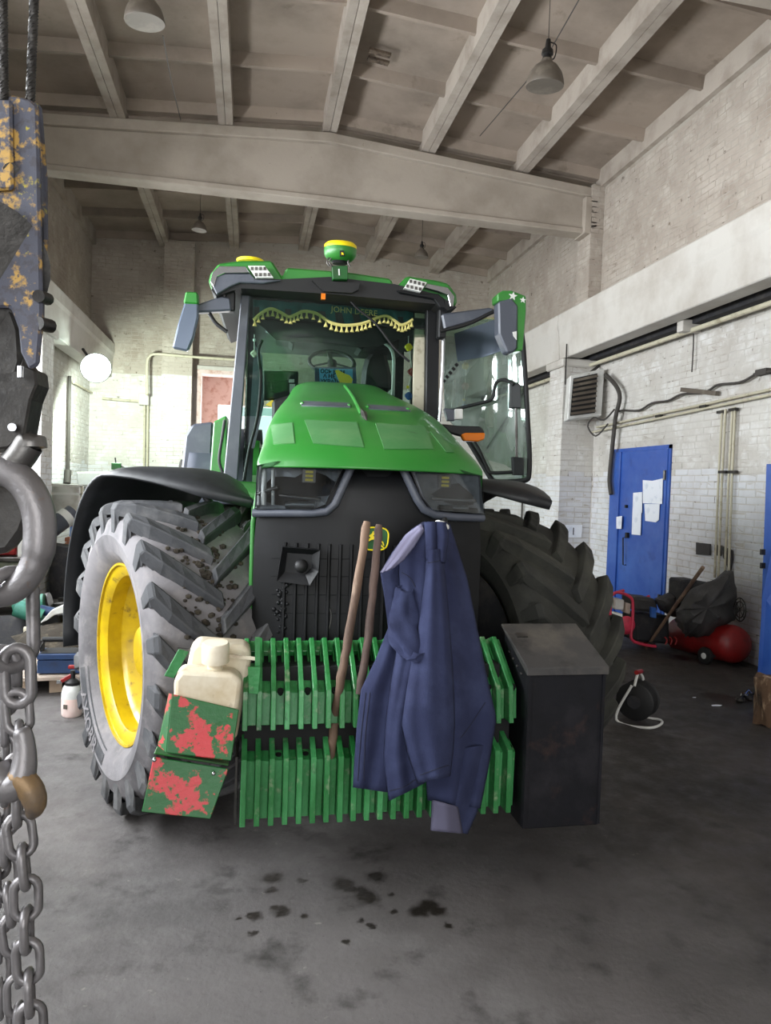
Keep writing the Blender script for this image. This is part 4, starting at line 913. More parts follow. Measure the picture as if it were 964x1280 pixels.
cloth([(546,940),(541,985),(540,1012),(540,1036)], [(612,930),(604,985),(596,1015),(584,1042)], .015, .05, [(.022, 1.5, .5, .2)], 'back_sleeve', 'navy')
cloth([(541,1000),(540,1020),(539,1038)], [(572,1008),(575,1025),(578,1042)], .075, .035, [(.003, 2, 0, .2)], 'sleeve_lining', 'cuffc', 12, 10)
cloth([(505,672),(490,692),(476,716),(481,745),(486,785),(470,825),(452,862),(447,905),(444,945),(442,984)], [(525,672),(520,700),(518,720),(516,760),(514,800),(512,850),(506,900),(500,940),(492,962),(484,990)], .035, .02, [(.014, 1.1, .25, .0), (.005, 2.3, .5, .3)], 'front_flap', 'navy')
cloth([(529,653),(512,664),(500,688),(499,720),(503,760),(499,800),(490,850),(483,900),(480,950),(487,1001)], [(540,652),(542,670),(545,690),(545,730),(540,780),(534,830),(526,870),(520,910),(526,950),(530,979)], .055, .045, [(.007, 1.3, -.4, .25), (.006, 2.3, .8, .6)], 'front_panel', 'navy', 28)
cloth([(534,688),(532,720),(526,765),(517,815),(508,865),(502,905),(511,944),(523,979)], [(552,686),(556,720),(560,765),(564,815),(567,865),(568,905),(566,940),(562,970)], .095, .065, [(.009, .9, .25, .2), (.005, 2.1, -.6, .6)], 'front_sleeve', 'navy', 34)
cloth([(531,653),(532,672),(533,700)], [(545,652),(546,672),(545,698)], .12, .022, [(.003, 1.2, .2, .3)], 'collar', 'navy', 12, 12)
SL = bvh(bpy.data.objects['front_sleeve'])
cloth([(527,655),(508,668),(494,688),(476,716)], [(530,663),(517,684),(504,700),(490,711)], .10, .02, [(.004, 2, 0, 0)], 'shoulder_lining', 'navyl', 12, 14)
cloth([(545,652),(546,672),(546,700)], [(558,653),(560,672),(556,704)], .12, .02, [(.003, 1.2, .2, .3)], 'collar', 'navy', 12, 12)
# bunched cuff of the front sleeve
P = []; pth = bez([at(508,735,2.92), at(503,765,2.86), at(507,795,2.78), at(516,818,2.73), at(527,812,2.72)], 6)
for i, p in enumerate(pth):
    t = i/(len(pth)-1); row = []
    for k in range(22):
        a = 2*PI*k/22; r = (.035+.022*math.sin(PI*t))*(1+.16*math.sin(3*a+9*t)+.12*math.sin(5*a-14*t)); row.append(p+Vector((math.cos(a)*r, math.sin(a)*r*.8, .3*math.sin(a)*r)))
    P.append(row)
MB().grid(P, closed=True).build('bunched_sleeve', 'navy', jk, solid=.004)
def seam(px, off, name='seam', r=.0022, B=None):
    px = [(p.x, p.y) for p in bez([Vector((*q, 0)) for q in px], 6)]
    MB().tube([hit(B, x, y, .004)[0] for x, y in px], r, 5).build(name, 'seamc', jk)
BK = bvh(bpy.data.objects['jacket_back']); FL = bvh(bpy.data.objects['front_flap'])
seam([(526,968),(545,961),(560,956)], 0, B=SL); FP = bvh(bpy.data.objects['front_panel']); seam([(488,988),(505,983),(522,972)], 0, B=FP)
seam([(575,922),(588,905),(606,878)], 0, B=BK); seam([(503,716),(512,722),(519,734)], 0, B=FP); seam([(536,704),(546,702),(553,699)], 0, B=SL)
for k in (0, 1): seam([(458+5*k, 866),(452+5*k, 920),(448+6*k, 975)], 0, B=FL)
MB().prism([at(x, y, 3.0) for x, y in ((546,654),(549,650),(556,652),(563,658),(561,663),(552,661))], (0, .05, 0)).build('white_tag', 'white', jk, bevel=.006)
MB().tube([at(556, 655, 3.05), at(556, 650, 3.2)], .014, 8).build('hanging_hook', 'black', jk)
def handle(px, r, label):
    P = [at(x, y, Y) for x, y, Y in px]; mb = MB(); Q = bez(P, 6); n = len(Q)
    mb.tube([q+Vector((random.uniform(-.002, .002), 0, 0)) for q in Q], [r*(.78 if i == 0 else 1+.06*math.sin(i*1.3)) for i in range(n)], 14)
    tag(mb.build('wooden_stick', 'wood' if r > .0175 else 'wood2', o=P[-1]), label, 'stick', 'wooden sticks in the ribbed weight')
handle([(459,652,2.98),(447,730,2.94),(433,812,2.89),(424,862,2.88),(418,905,2.95),(413,948,2.93)], .018, 'longer wooden tool handle stuck in the green weight, left of its twin')
handle([(474,656,3.00),(468,720,2.95),(460,800,2.88),(449,868,2.84)], .017, 'shorter darker wooden handle right beside the blue jacket flap')
# ================================================================== ENAMEL BELL LAMPS UNDER THE ROOF
def bell(px, py, Y, wpx, tilt, label, cable=True):
    c = at(px, py, Y); k = wpx*(c-CAM).dot(FW)/900/.34; t = thing('bell_lamp', c, label, 'lamp', 'enamel bell lamps hanging from the roof'); A = Vector(tilt).normalized()
    pr = [(.17, 0), (.172, .012), (.165, .05), (.145, .11), (.10, .17), (.055, .20), (.045, .23)]
    MB().lathe([(r*k, z*k) for r, z in pr], c, A, 28).build('shade', 'lampgrey', t, solid=.006*k)
    MB().lathe([(.045*k, .22*k), (.04*k, .26*k), (.055*k, .27*k), (.05*k, .31*k), (.028*k, .33*k), (.02*k, .40*k), (0, .41*k)], c, A, 16).build('lamp_neck', 'dsteel', t)
    MB().lathe([(0, .05*k), (.03*k, .07*k), (.035*k, .10*k), (.02*k, .14*k), (.015*k, .2*k)], c, A, 12).build('bulb', 'white', t)
    top = c+A*.40*k; zc = ceil_z(top.x)+.27
    MB().tube([top, Vector((top.x, top.y, zc))], .004, 5).build('hanging_wire', 'cable', t)
    MB().tube(bez([c+A*.38*k, c+A*.36*k+Vector((.08*k, 0, 0)), c+A*.25*k+Vector((.07*k, 0, 0)), c+A*.24*k+Vector((.02*k, 0, 0))], 5), .006*k, 6).build('lead', 'dsteel', t)
MT['lampgrey'] = pm('dusty grey enamel shade', (92, 84, 75), .45, layers=[((122, 114, 102), 5, .5, .7), ((84, 74, 64), 9, .6, .75)])
bell(681, 108, 6.6, 46, (0, -.12, 1), 'nearer right bell lamp, dusty grey glass shade hanging by the roof rib')
bell(181, 28, 6.5, 48, (-.05, -.1, 1), 'nearer left bell lamp cut by the top edge of the photo')
bell(249, 288, 12.0, 18, (.05, 0, 1), 'small far bell lamp above the left side of the tractor cab')
bell(527, 322, 12.0, 17, (0, 0, 1), 'small far bell lamp hanging right of the yellow cab receiver')
MB().tube(bez([at(204,45,7.0), at(214,100,8.2), at(226,150,9.9)], 4), .006, 5).build('trim_10', 'cable'); struct(bpy.data.objects['trim_10'])
o = MB().tube([at(735,-20,5.6), at(681,75,7.4), at(600,170,9.6)], .006, 5).build('trim_11', 'cable'); struct(o)
# ================================================================== RIGHT WALL SERVICES
def wallpipe(px, r, name, mat, label, X=XR-.05, n=4, cat='pipe', parent=None):
    P = [onX(x, y, X) for x, y in px]
    o = MB().tube(bez(P, n) if n > 1 else P, r, 8).build(name, mat, parent, o=None if parent else P[0])
    if not parent: tag(o, label, cat)
    return o
pt = thing('wall_pipes', onX(850, 520, XR), 'pair of cream wall pipes with four vertical drops right of blue door', 'pipes')
for px in ([(741,540),(800,528),(880,511),(990,488)], [(746,534),(800,522.5),(880,505.5),(990,481)]): wallpipe(px, .016, 'pipe_run', 'pipe', '', parent=pt, n=1)
for xt, xb in ((903,893.5),(907,898),(916,906),(919,911)): wallpipe([(xt, 512-(xt-903)*.2), ((xt+xb)/2, 600), (xb, 722)], .013, 'pipe_drop', 'pipe', '', parent=pt, n=1)
for x, y in ((904,590),(916,590),(902,515),(917,512),(824,520),(880,508)): MB().obox(onX(x, y, XR-.05), (.04, .12, .03)).build('pipe_clamp', 'dsteel', pt)
wallpipe([(771,516),(778,513),(799,513),(815,504),(835,501),(852,493),(878,491),(888,487),(898,481),(925,478),(943,469)], .014, 'wall_cable', 'cable', 'grey cable sagging along the right wall from the heater', cat='cable')
MB().obox(onX(954, 465, XR-.04), (.06, .16, .06)).build('trim_12', 'cable'); struct(bpy.data.objects['trim_12'])
wallpipe([(943,468),(964,464),(990,460)], .016, 'wall_cable', 'cable', 'short cable stub leaving the junction at right edge', cat='cable')
MB().bar(onX(853, 487, XR-.05), onX(897, 492, XR-.05), .05, .05).build('trim_13', 'lampgrey'); struct(bpy.data.objects['trim_13'])
wallpipe([(867,400),(867,430),(865,465)], .008, 'wall_cable', 'cable', 'thin wire dropping straight down from beam on right wall', cat='cable')
wallpipe([(757,468),(770,482),(775,497),(770,520),(767,545),(764,575),(762,600),(764,618)], .03, 'cable_bundle', 'cable', 'thick dark cable bundle curving down beside the wall heater', X=XR-.11, cat='cable')
wallpipe([(768,512),(755,525),(742,522),(735,533),(745,545),(760,530)], .012, 'heater_hose', 'cable', 'looped dark hose below the wall heater', X=XR-.25, cat='hose')
# conduit below the crane beam with a bracket
o = MB().tube([Vector((4.98, 4.5, 3.62)), Vector((4.98, 15.4, 3.62))], .03, 8).build('trim_14', 'pipe'); struct(o)
o = MB().box((4.97, 4.5, 3.69), (5.10, 15.4, 3.86)).build('trim_15', 'dark'); struct(o)
p = onX(855, 401, 4.9); o = MB().box((4.85, p.y-.06, 3.60), (5.1, p.y+.06, 3.74)).build('trim_16', 'plaster', bevel=.008); struct(o)
o = MB().tube([onX(x, y, XR-.05) for x, y in ((609,560),(655,490),(658,505),(655,560),(652,660))], .02, 6).build('trim_17', 'cable'); struct(o)
# column cable, small hooks
MB().tube([Vector((4.565, 10.12, 3.9)), Vector((4.57, 10.12, 3.3))], .01, 6).build('trim_18', 'dsteel'); struct(bpy.data.objects['trim_18'])
# heater
ht = thing('fan_heater', at(731, 495, 9.95), 'white louvred fan heater hanging on the right brick pillar', 'heater')
hp = [(713,469),(756,460.5),(752,520),(709,525)]; Pf = [at(x, y, 9.78) for x, y in hp]
MB().prism(Pf, (.10, .34, 0)).build('heater_case', 'white', ht, bevel=.015)
inn = [(717,473),(747,466.5),(744,516),(713,520)]; 
MB().prism([at(x, y, 9.772) for x, y in inn], (0, .02, 0)).build('heater_opening', 'black', ht)
a, b, c, d = [Vector((*q, 0)) for q in inn]
for k in range(8):
    v = (k+.5)/8; p = a*(1-v)+d*v; q = b*(1-v)+c*v; P0, P1 = at(p.x, p.y, 9.755), at(q.x, q.y, 9.755); mid = (P0+P1)/2
    MB().prism([P0+Vector((0,0,.012)), P1+Vector((0,0,.012)), P1+Vector((0,-.03,-.022)), P0+Vector((0,-.03,-.022))], (0, .004, .006)).build('louvre', 'lampgrey', ht)
MB().bar(at(735,468,9.9), at(752,455,10.15), .03).build('heater_bracket', 'dsteel', ht)
# rubber strips tucked behind the pipes
for px, nm in (([(872,678),(889,680),(889,694),(872,693)], 'dark rubber square on the right wall left of the pipe drops'), ([(895,681),(902,682),(902,695),(895,694)], 'dark rubber piece showing between the two pipe drops'), ([(905,683),(917,688),(917,700),(914,716),(910,705),(906,697)], 'dark rubber flap hanging right of the pipe drops')):
    P = [onX(x, y, XR-.02) for x, y in px]; tag(MB().prism(P, (-.02, 0, 0)).build('rubber_strip', 'canvas', o=P[0]), nm, 'rubber strip')
# ================================================================== COMPRESSOR, COVER, GENERATOR, POLE, REEL
cp = thing('air_compressor', (4.62, 6.8, 0), 'red air compressor on wheels under a dark draped cover', 'compressor')
E0, E1 = at(921, 806, 6.36), at(848, 792, 7.35); ax = (E1-E0).normalized(); Lk = (E1-E0).length
MB().lathe([(0, -.05), (.10, -.04), (.17, .0), (.19, .05), (.19, Lk-.05), (.16, Lk), (.08, Lk+.04), (0, Lk+.05)], E0, ax, 28).build('air_tank', 'red', cp)
for s in (-1, 1):
    c = Vector((4.74+.17*s, 6.5, .09)); MB().lathe([(.0, -.02), (.06, -.025), (.085, -.02), (.09, 0), (.085, .02), (.06, .025), (0, .02)], c, (1, .2, 0), 20).build('wheel', 'black', cp)
    MB().lathe([(.0, -.035), (.03, -.03), (.03, .03), (0, .035)], c, (1, .2, 0), 12).build('wheel_hub', 'white', cp)
MB().bar((4.55, 6.5, .09), (4.93, 6.5, .09), .03).build('axle', 'dsteel', cp)
MB().box((4.36, 7.3, 0), (4.5, 7.4, .2)).build('support_foot', 'red', cp)
MB().box((4.52, 6.5, .50), (4.80, 7.0, .56)).build('mounting_plate', 'dark', cp)
MB().lathe([(.09, 0), (.11, .03), (.11, .26), (.08, .3), (0, .3)], (4.72, 6.62, .70), (-.2, 1, 0), 18).build('motor', 'dark', cp)
MB().box((4.46, 6.8, .56), (4.66, 7.05, .82)).build('compressor_head', 'dark', cp, bevel=.02)
fl_ = onX(925, 762, 4.78)
mb = MB()
for r in (.115, .08): mb.tube([fl_+Vector((.1*r*math.cos(a), r*math.cos(a)*.9, r*math.sin(a))) for a in np.linspace(0, 2*PI, 24, endpoint=False)], .006, 6, closed=True)
for k in range(8): a = k*PI/4; mb.bar(fl_, fl_+Vector((.0, .105*math.cos(a), .115*math.sin(a))), .005)
mb.build('fan_guard', 'dsteel', cp)
def drape(pxs, Y0, Y1, name, mat, label, cat, nb=26, amp=.02, cen=None):
    """closed lumpy body: outline rings shrinking towards front and back"""
    n = len(pxs); c = Vector((sum(p[0] for p in pxs)/n, sum(p[1] for p in pxs)/n, 0)); O = bez([Vector((x, y, 0)) for x, y in pxs]+[Vector((*pxs[0], 0))], 4)[:-1]
    P = []
    for j in range(9):
        t = j/8; Y = Y0+(Y1-Y0)*t; s = max(.05, math.sin(PI*(.10+.80*t))**.55)
        row = []
        for i, q in enumerate(O):
            w = c+(q-c)*s*(1+.05*math.sin(i*1.1+j*1.7)+.03*math.sin(i*2.3-j)); p = at(w.x, w.y, Y); p.y += amp*math.sin(i*.9+j*.8); row.append(p)
        P.append(row)
    P = [[sum(P[0], Vector())/len(O)]*len(O)]+P+[[sum(P[-1], Vector())/len(O)]*len(O)]
    o = MB().grid(P, closed=True).build(name, mat, o=at(c.x, max(p[1] for p in pxs), (Y0+Y1)/2)); tag(o, label, cat); return o
drape([(846,762),(860,742),(884,728),(914,714),(919,735),(922,752),(916,774),(898,787),(870,796),(855,793),(848,778)], 6.3, 6.85, 'draped_cover', 'canvas', 'dark grey leathery cover heaped over the red compressor', 'cover', amp=.03)
drape([(819,748),(835,741),(852,742),(862,752),(856,764),(845,772),(826,762)], 6.9, 7.3, 'black_rag', 'canvas', 'black cloth heaped between the generator and the compressor', 'cloth')
drape([(850,738),(856,728),(868,729),(874,738),(872,746),(852,745)], 7.35, 7.6, 'cardboard_scrap', 'board', 'crumpled tan cardboard scrap behind the leaning wooden pole', 'cardboard')
P0, P1 = at(879, 709, 6.22), onZ(808, 810, .02)
tag(MB().tube([P0, (P0+P1)/2+Vector((0, 0, .01)), P1], [.019, .018, .016], 10).build('wooden_pole', 'wood', o=P1), 'long wooden pole leaning across the generator and dark cover', 'pole')
gn = thing('generator', onZ(795, 806, 0), 'portable generator in a pink red tube frame below blue door', 'generator')
def gt(px, Y, nm='frame_tube', r=.016): MB().tube(bez([at(x, y, Y) for x, y in px], 4), r, 8).build(nm, 'pink', gn)
gt([(763,800),(763,770),(764,748),(769,741),(776,741),(786,745),(791,752),(791,775),(789,796),(793,802)], 7.0); gt([(792,802),(806,806),(820,808)], 7.0); gt([(800,770),(806,750),(812,745)], 7.55)
gt([(766,742),(780,738)], 7.1); gt([(790,752),(815,752)], 7.2)
MB().prism([at(x, y, 7.12) for x, y in ((794,768),(838,770),(838,806),(794,802))], (0, .3, 0)).build('engine_block', 'dark', gn, bevel=.03)
MB().prism([at(x, y, 7.1) for x, y in ((793,746),(822,749),(824,766),(794,764))], (0, .3, 0)).build('fuel_tank', 'canvas', gn, bevel=.03)
MB().prism([at(x, y, 7.05) for x, y in ((769,749),(781,750),(780,763),(769,762))], (0, .15, 0)).build('battery_box', 'white', gn, bevel=.01)
MB().prism([at(x, y, 7.04) for x, y in ((783,753),(789,755),(788,768),(782,766))], (0, .1, 0)).build('side_panel', 'board', gn, bevel=.006)
c = at(782, 781, 7.05); MB().lathe([(.09, 0), (.1, .02), (.08, .04), (.05, .05), (0, .05)], c, (-.1, -1, 0), 20).build('recoil_starter', 'pink', gn)
MB().prism([at(x, y, 7.05) for x, y in ((815,759),(821,760),(821,773),(815,772))], (0, .05, 0)).build('blue_handle', 'bluep', gn, bevel=.005)
for x in (832, 838, 844): MB().tube(bez([at(x, 806, 6.95), at(x+2, 800, 6.95), at(x-1, 796, 6.97)], 3), .008, 6).build('frame_tube', 'red', gn)
for x in (770, 815): MB().obox(at(x, 804, 7.05)+Vector((0, 0, -.02)), (.05, .05, .06)).build('foot', 'black', gn)
# cable reel
rl = thing('cable_reel', onZ(800, 903, 0), 'black cable reel on a white tube stand with red grip', 'cable reel'); c = onZ(798, 903, 0)+Vector((0, .02, .165)); A = Vector((-.75, -.66, 0)).normalized()
for s, r in ((-.07, .14), (.07, .14)): MB().lathe([(0, -.005), (r-.01, -.006), (r, 0), (r-.01, .006), (0, .005)], c+A*s, A, 32).build('reel_flange', 'black', rl)
mb = MB()
for k in range(7): mb.tube([c+A*(-.055+.018*k)+(EZ*math.cos(a)+A.cross(EZ)*math.sin(a))*.118 for a in np.linspace(0, 2*PI, 26, endpoint=False)], .011, 6, closed=True)
mb.build('wound_cable', 'vblack', rl)
MB().lathe([(.05, 0), (.05, .02), (0, .02)], c+A*.075, A, 16).build('reel_socket', 'dark', rl)
B_ = A.cross(EZ); g0 = Vector((c.x, c.y, .012))
MB().tube(bez([c+A*.09+EZ*.12+B_*.02, g0+A*.1+B_*.12, g0+A*.12-B_*.13, g0-A*.12-B_*.14, g0-A*.13+B_*.13, c-A*.09+EZ*.10, c-A*.02+EZ*.2, c+A*.03+EZ*.2, c+A*.09+EZ*.12], 6), .010, 8).build('reel_stand', 'white', rl)
MB().tube([c-A*.05+EZ*.205, c+A*.06+EZ*.215], .017, 10).build('reel_grip', 'red', rl)
# leaning blue steel doors at the right edge
bd_ = onZ(948, 864, 0); tp = at(958, 580, bd_.y+.05)
dv = thing('steel_door', bd_, 'tall blue steel door panel standing open at the right photo edge', 'door')
w = Vector((.35, -1.0, 0)).normalized()
MB().prism([bd_, tp, tp+w*.9, bd_+w*.9], (.045, .02, 0)).build('door_panel', 'blue', dv, bevel=.004)
MB().prism([bd_+Vector((-.03, -.03, .02)), at(955, 745, bd_.y-.1), at(966, 690, bd_.y-.15), at(985, 700, bd_.y-.2), bd_+w*.7+Vector((-.03, 0, .02))], (-.02, -.01, 0)).build('door_stiffener', 'blue', dv)
for y in (690, 707): MB().obox(at(953.5, y, bd_.y-.03), (.04, .02, .05)).build('latch_plate', 'dsteel', dv)
lg = onZ(962, 905, 0)
P = []
for i in range(9):
    t = i/8; P.append([lg+Vector((math.cos(a)*(.11+.015*math.sin(3*a+i*.7)+.01*math.sin(7*a)), math.sin(a)*(.11+.012*math.sin(2*a+i)), .36*t+.012*math.sin(4*a))) for a in np.linspace(0, 2*PI, 24, endpoint=False)])
P.append([lg+Vector((0, 0, .35))]*24)
MT['bark'] = pm('split log bark', (92, 70, 52), .95, layers=[((176, 150, 122), 9, .52, .62, (1, 1, .3)), ((40, 32, 28), 14, .55, .65, (1, 1, .3))], bump=.6, bscale=30)
tag(MB().grid(P, closed=True).build('wood_log', 'bark', o=lg), 'rough barked chopping log at the right edge by blue door', 'log')
for i, (x, y) in enumerate(((931,868),(937,872),(925,874))):
    p = onZ(x, y, .02); mb = MB(); mb.lathe([(.02, 0), (.035, .01), (.03, .03), (0, .03)], p-Vector((0,0,.02)), (0, 0, 1), 8, sm=False); mb.tube([p, p+Vector((.05, .02, .03)), p+Vector((.07, .0, .0))], .01, 6)
    tag(mb.build('metal_fitting', 'dsteel' if i else 'chrome', o=p-Vector((0, 0, .02))), ['bright metal fitting on the floor left of blue steel door', 'dark metal fitting nearest the foot of blue steel door', 'dark metal fitting lying nearest the camera before blue door'][i], 'fitting')
for x, y, r, lb in ((896,882,.05,'pale paper scrap on dark floor right of the reel'),(868,872,.018,'tiny white chip on floor near the oil stain')):
    p = onZ(x, y, .004); tag(MB().prism([p+Vector((r*a, r*.35*b, 0)) for a, b in ((-1,-.6),(.4,-1),(1,.1),(.2,1),(-.8,.6))], (0, 0, .004)).build('paper_scrap', 'paper', o=p), lb, 'scrap')
# ================================================================== LEFT SIDE OF THE HALL
wlamp = thing('work_light', at(120, 460, 12.3), 'glaring round work light fixed to the left crane beam', 'lamp')
MT['glow'] = emis('floodlight led', (236, 255, 244), 60)
c = at(120, 460, 12.3); A = Vector((.30, -.90, -.32)).normalized()
MB().lathe([(.05, -.16), (.15, -.12), (.225, -.02), (.24, .0), (.225, .0)], c, A, 28).build('lamp_housing', 'greyp', wlamp)
MB().lathe([(0, .0), (.225, .0), (.225, -.01), (0, -.01)], c, A, 28).build('lamp_face', 'glow', wlamp)
MB().bar(c-A*.1, Vector((-2.76, c.y+.3, 3.78)), .03).build('lamp_arm', 'dsteel', wlamp)
l = bpy.data.lights.new('work_light_beam', 'SPOT'); l.energy = 440; l.spot_size = math.radians(165); l.spot_blend = .35; l.shadow_soft_size = .15; l.color = (.86, 1, .88)
lo_ = bpy.data.objects.new('work_light_beam', l); COL.objects.link(lo_); lo_.location = c+A*.03; lo_.rotation_euler = Vector((.35, .62, -.62)).to_track_quat('-Z', 'Y').to_euler(); lo_.location = c+Vector((.12, .22, -.12))
# conduits on the far walls
def cond(px, Y, r, nm, mat='pipe', n=4):
    P = [at(x, y, Y) for x, y in px]; o = MB().tube(bez(P, n) if n > 1 else P, r, 8).build(nm, mat); struct(o)
cond([(128,498),(150,500),(178,502)], 15.44, .025, 'trim_19')
cond([(184,494),(184,456),(187,446),(197,442.5),(240,446),(300,450)], 15.18, .028, 'trim_20')
cond([(185,504),(184,590)], 15.44, .022, 'trim_21', n=1); cond([(181,504),(180,590)], 15.44, .022, 'trim_22', n=1)
P_ = at(180, 499, 15.40); struct(MB().obox(P_, (.20, .1, .24)).build('trim_23', 'plaster', bevel=.01))
o = MB().tube([onX(92, 478, XL+.05), onX(127, 498, XL+.05)], .022, 8).build('trim_24', 'pipe'); struct(o)
o = MB().tube([onX(87, 470, XL+.06), onX(85, 590, XL+.06)], .03, 8).build('trim_25', 'cable'); struct(o)
MB().tube([onX(85, 588, XL+.06), onX(84, 604, XL+.07)], .06, 8).build('trim_26', 'cable'); struct(bpy.data.objects['trim_26'])
def flat(px, Y, th, name, mat, label, cat, group=None, bevel=0):
    P = [at(x, y, Y) for x, y in px]; zmin = min(p.z for p in P); cx = sum(p.x for p in P)/len(P)
    o = MB().prism(P, (0, th, 0)).build(name, mat, o=(cx, Y+th/2, zmin), bevel=bevel); return tag(o, label, cat, group)
# big white trough on its stand
tk = thing('metal_tank', Vector((-2.45, 13.0, 0)), 'pale metal trough on a stand below the junction box', 'tank')
MB().prism([at(x, y, 12.8) for x, y in ((95,590),(155,589),(155,608),(97,609))], (0, .6, 0)).build('trough', 'white', tk, bevel=.02)
for x in (101, 108, 118, 127, 135): MB().bar(at(x, 608, 12.9), Vector((at(x, 608, 12.9).x, 12.9, 0)), .07, .05).build('stand_leg', 'plaster' if x in (108, 127) else 'pipe', tk)
MB().bar(at(96, 612, 12.85), at(150, 613, 12.85), .05).build('stand_rail', 'pipe', tk)
vz = thing('bench_vise', at(146, 589, 12.9), 'small dark green vise standing on the pale metal trough', 'vise')
MB().obox(at(146, 583, 12.9), (.16, .12, .12)).build('vise_body', 'dkgreen', vz, bevel=.01); MB().tube([at(145, 580, 12.9), at(144, 572, 12.9)], .012, 6).build('vise_handle', 'black', vz)
MB().tube([at(152, 583, 12.9), at(158, 586, 12.9), at(180, 587, 12.95)], .014, 6).build('vise_screw', 'dsteel', vz)
# white drum on a rack
wd = thing('white_drum', at(82, 652, 11.6), 'white metal drum standing under the rack rails on the left', 'drum'); b0 = at(82, 650, 11.6); r0 = .20
MB().lathe([(0, 0), (r0, 0), (r0, .50), (r0+.01, .52), (r0-.02, .54), (0, .53)], b0, (0, 0, 1), 28).build('drum_body', 'white', wd)
rk = thing('storage_rack', Vector((-2.75, 11.6, 0)), 'pale tube rack around the white drum at left wall', 'rack')
z1, z0_ = at(82, 607, 11.4).z, at(82, 653, 11.6).z
for x in (-3.08, -2.45):
    for y in (11.3, 11.95): MB().bar((x, y, 0), (x, y, z1), .035).build('rack_post', 'pipe', rk)
for z in (z1, z1-.12):
    MB().bar((-3.08, 11.3, z), (-2.45, 11.3, z), .035).build('rack_rail', 'white', rk); MB().bar((-3.08, 11.95, z), (-2.45, 11.95, z), .035).build('rack_rail', 'white', rk); MB().bar((-3.08, 11.3, z), (-3.08, 11.95, z), .035).build('rack_rail', 'white', rk)
MB().box((-3.1, 11.28, z0_-.04), (-2.42, 11.97, z0_)).build('rack_shelf', 'pallet', rk)
# blue drum behind
b0 = Vector((at(103, 700, 11.9).x, 12.3, 0)); bdm = thing('blue_drum', b0, 'blue plastic drum half hidden behind the black front fender', 'drum'); zt = at(103, 643, 12.1).z
MB().lathe([(0, 0), (.26, 0), (.28, .05), (.28, zt*.33), (.29, zt*.35), (.28, zt*.37), (.28, zt*.66), (.29, zt*.68), (.28, zt*.7), (.28, zt-.04), (.25, zt), (0, zt-.01)], b0, (0, 0, 1), 30).build('drum_body', 'bluep', bdm)
# crate with bricks, roll on top
cr = thing('wooden_crate', Vector((-2.35, 10.9, 0)), 'slatted wooden crate holding red bricks beside the blue drum', 'crate')
xa, xb = at(77, 690, 10.9).x, at(99, 690, 10.9).x; zc = at(88, 680, 10.9).z
for k in range(5): x = xa+(xb-xa)*k/4; MB().box((x-.022, 10.88, .02), (x+.022, 10.91, zc)).build('crate_slat', 'pallet', cr)
for z in (.05, zc*.5, zc-.03): MB().box((xa-.05, 10.91, z-.03), (xb+.03, 10.94, z+.03)).build('crate_rail', 'pallet', cr); 
MB().box((xa-.04, 10.95, .0), (xb+.03, 11.25, zc-.05)).build('crate_body', 'brickred', cr)
for j in range(2):
    for k in range(4):
        x = xa+(xb-xa-.02)*k/4; p = Vector((x+.06, 10.98, zc-.05+.07*j)); o = MB().obox(p+Vector((0, .1, .033)), (.078, .20, .06), (0, 0, random.uniform(-.03, .03))).build('red_brick', 'brickred', o=p, bevel=.004)
        tag(o, 'red brick on the slatted crate, %s of the %s row' % (('first from the left', 'second from the left', 'second from the right', 'rightmost')[k], ('lower', 'upper')[j]), 'brick', 'red bricks on the crate')
rol = thing('rolled_mat', at(78, 655, 10.8), 'grey and white rolled mat lying askew behind the hook', 'mat'); p0, p1 = at(64, 661, 10.75), at(92, 640, 10.95)
d = (p1-p0); MB().tube([p0-d*.3, p0+d*.05, p0+d*.50], .13, 20).build('roll', 'greyp', rol); MB().tube([p0+d*.50, p0+d*.76], .135, 20).build('roll_band', 'white', rol); MB().tube([p0+d*.76, p0+d*.98], .12, 20).build('roll_end', 'greyp', rol)
# black cabinet, rod
flat([(62,681),(77,683),(101,686),(101,752),(62,752)], 10.5, .35, 'dark_cabinet', 'dark', 'dark steel cabinet behind the crane hook, left of the crate', 'cabinet', bevel=.01)
MB().tube([at(62.5, 680, 10.44), at(57.5, 716, 10.44)], .022, 8).build('pull_rod', 'chrome', bpy.data.objects['dark_cabinet'])
# workbench with the red press
wbn = thing('workbench', Vector((-3.0, 9.4, 0)), 'grey green metal workbench at the left edge behind the hook', 'workbench')
zt = at(20, 697, 9.2).z; x1 = at(37, 697, 9.2).x
MB().box((XL-.0+.03, 9.2, zt-.05), (x1+.08, 9.75, zt)).build('bench_top', 'steel', wbn, bevel=.005)
MB().box((XL+.05, 9.25, .1), (x1-.09, 9.7, zt-.06)).build('bench_cabinet', 'greenbench', wbn, bevel=.01)
MB().box((XL+.08, 9.235, .16), (x1-.16, 9.25, zt-.14)).build('bench_door', 'greenbench', wbn, bevel=.008)
for x in (x1-.04, x1+.05): MB().bar((x, 9.25, 0), (x, 9.25, zt-.05), .045).build('bench_leg', 'greenbench', wbn)
rp_ = thing('red_press', at(8, 696, 9.4), 'red drill press standing on the grey green workbench', 'machine')
MB().prism([at(x, y, 9.3) for x, y in ((-14,640),(8,638),(8,690),(-14,692))], (0, .25, 0)).build('press_body', 'red', rp_, bevel=.02)
MB().prism([at(x, y, 9.3) for x, y in ((-14,694),(20,694),(20,676),(-14,676))], (0, .3, 0)).build('press_base', 'red', rp_, bevel=.015)
MB().prism([at(x, y, 9.3) for x, y in ((8,640),(39,612),(40,632),(34,634),(22,642),(12,652))], (0, .22, 0)).build('press_arm', 'red', rp_, bevel=.02)
MB().tube([at(29, 638, 9.42), at(29, 690, 9.42)], .035, 12).build('press_column', 'steel', rp_)
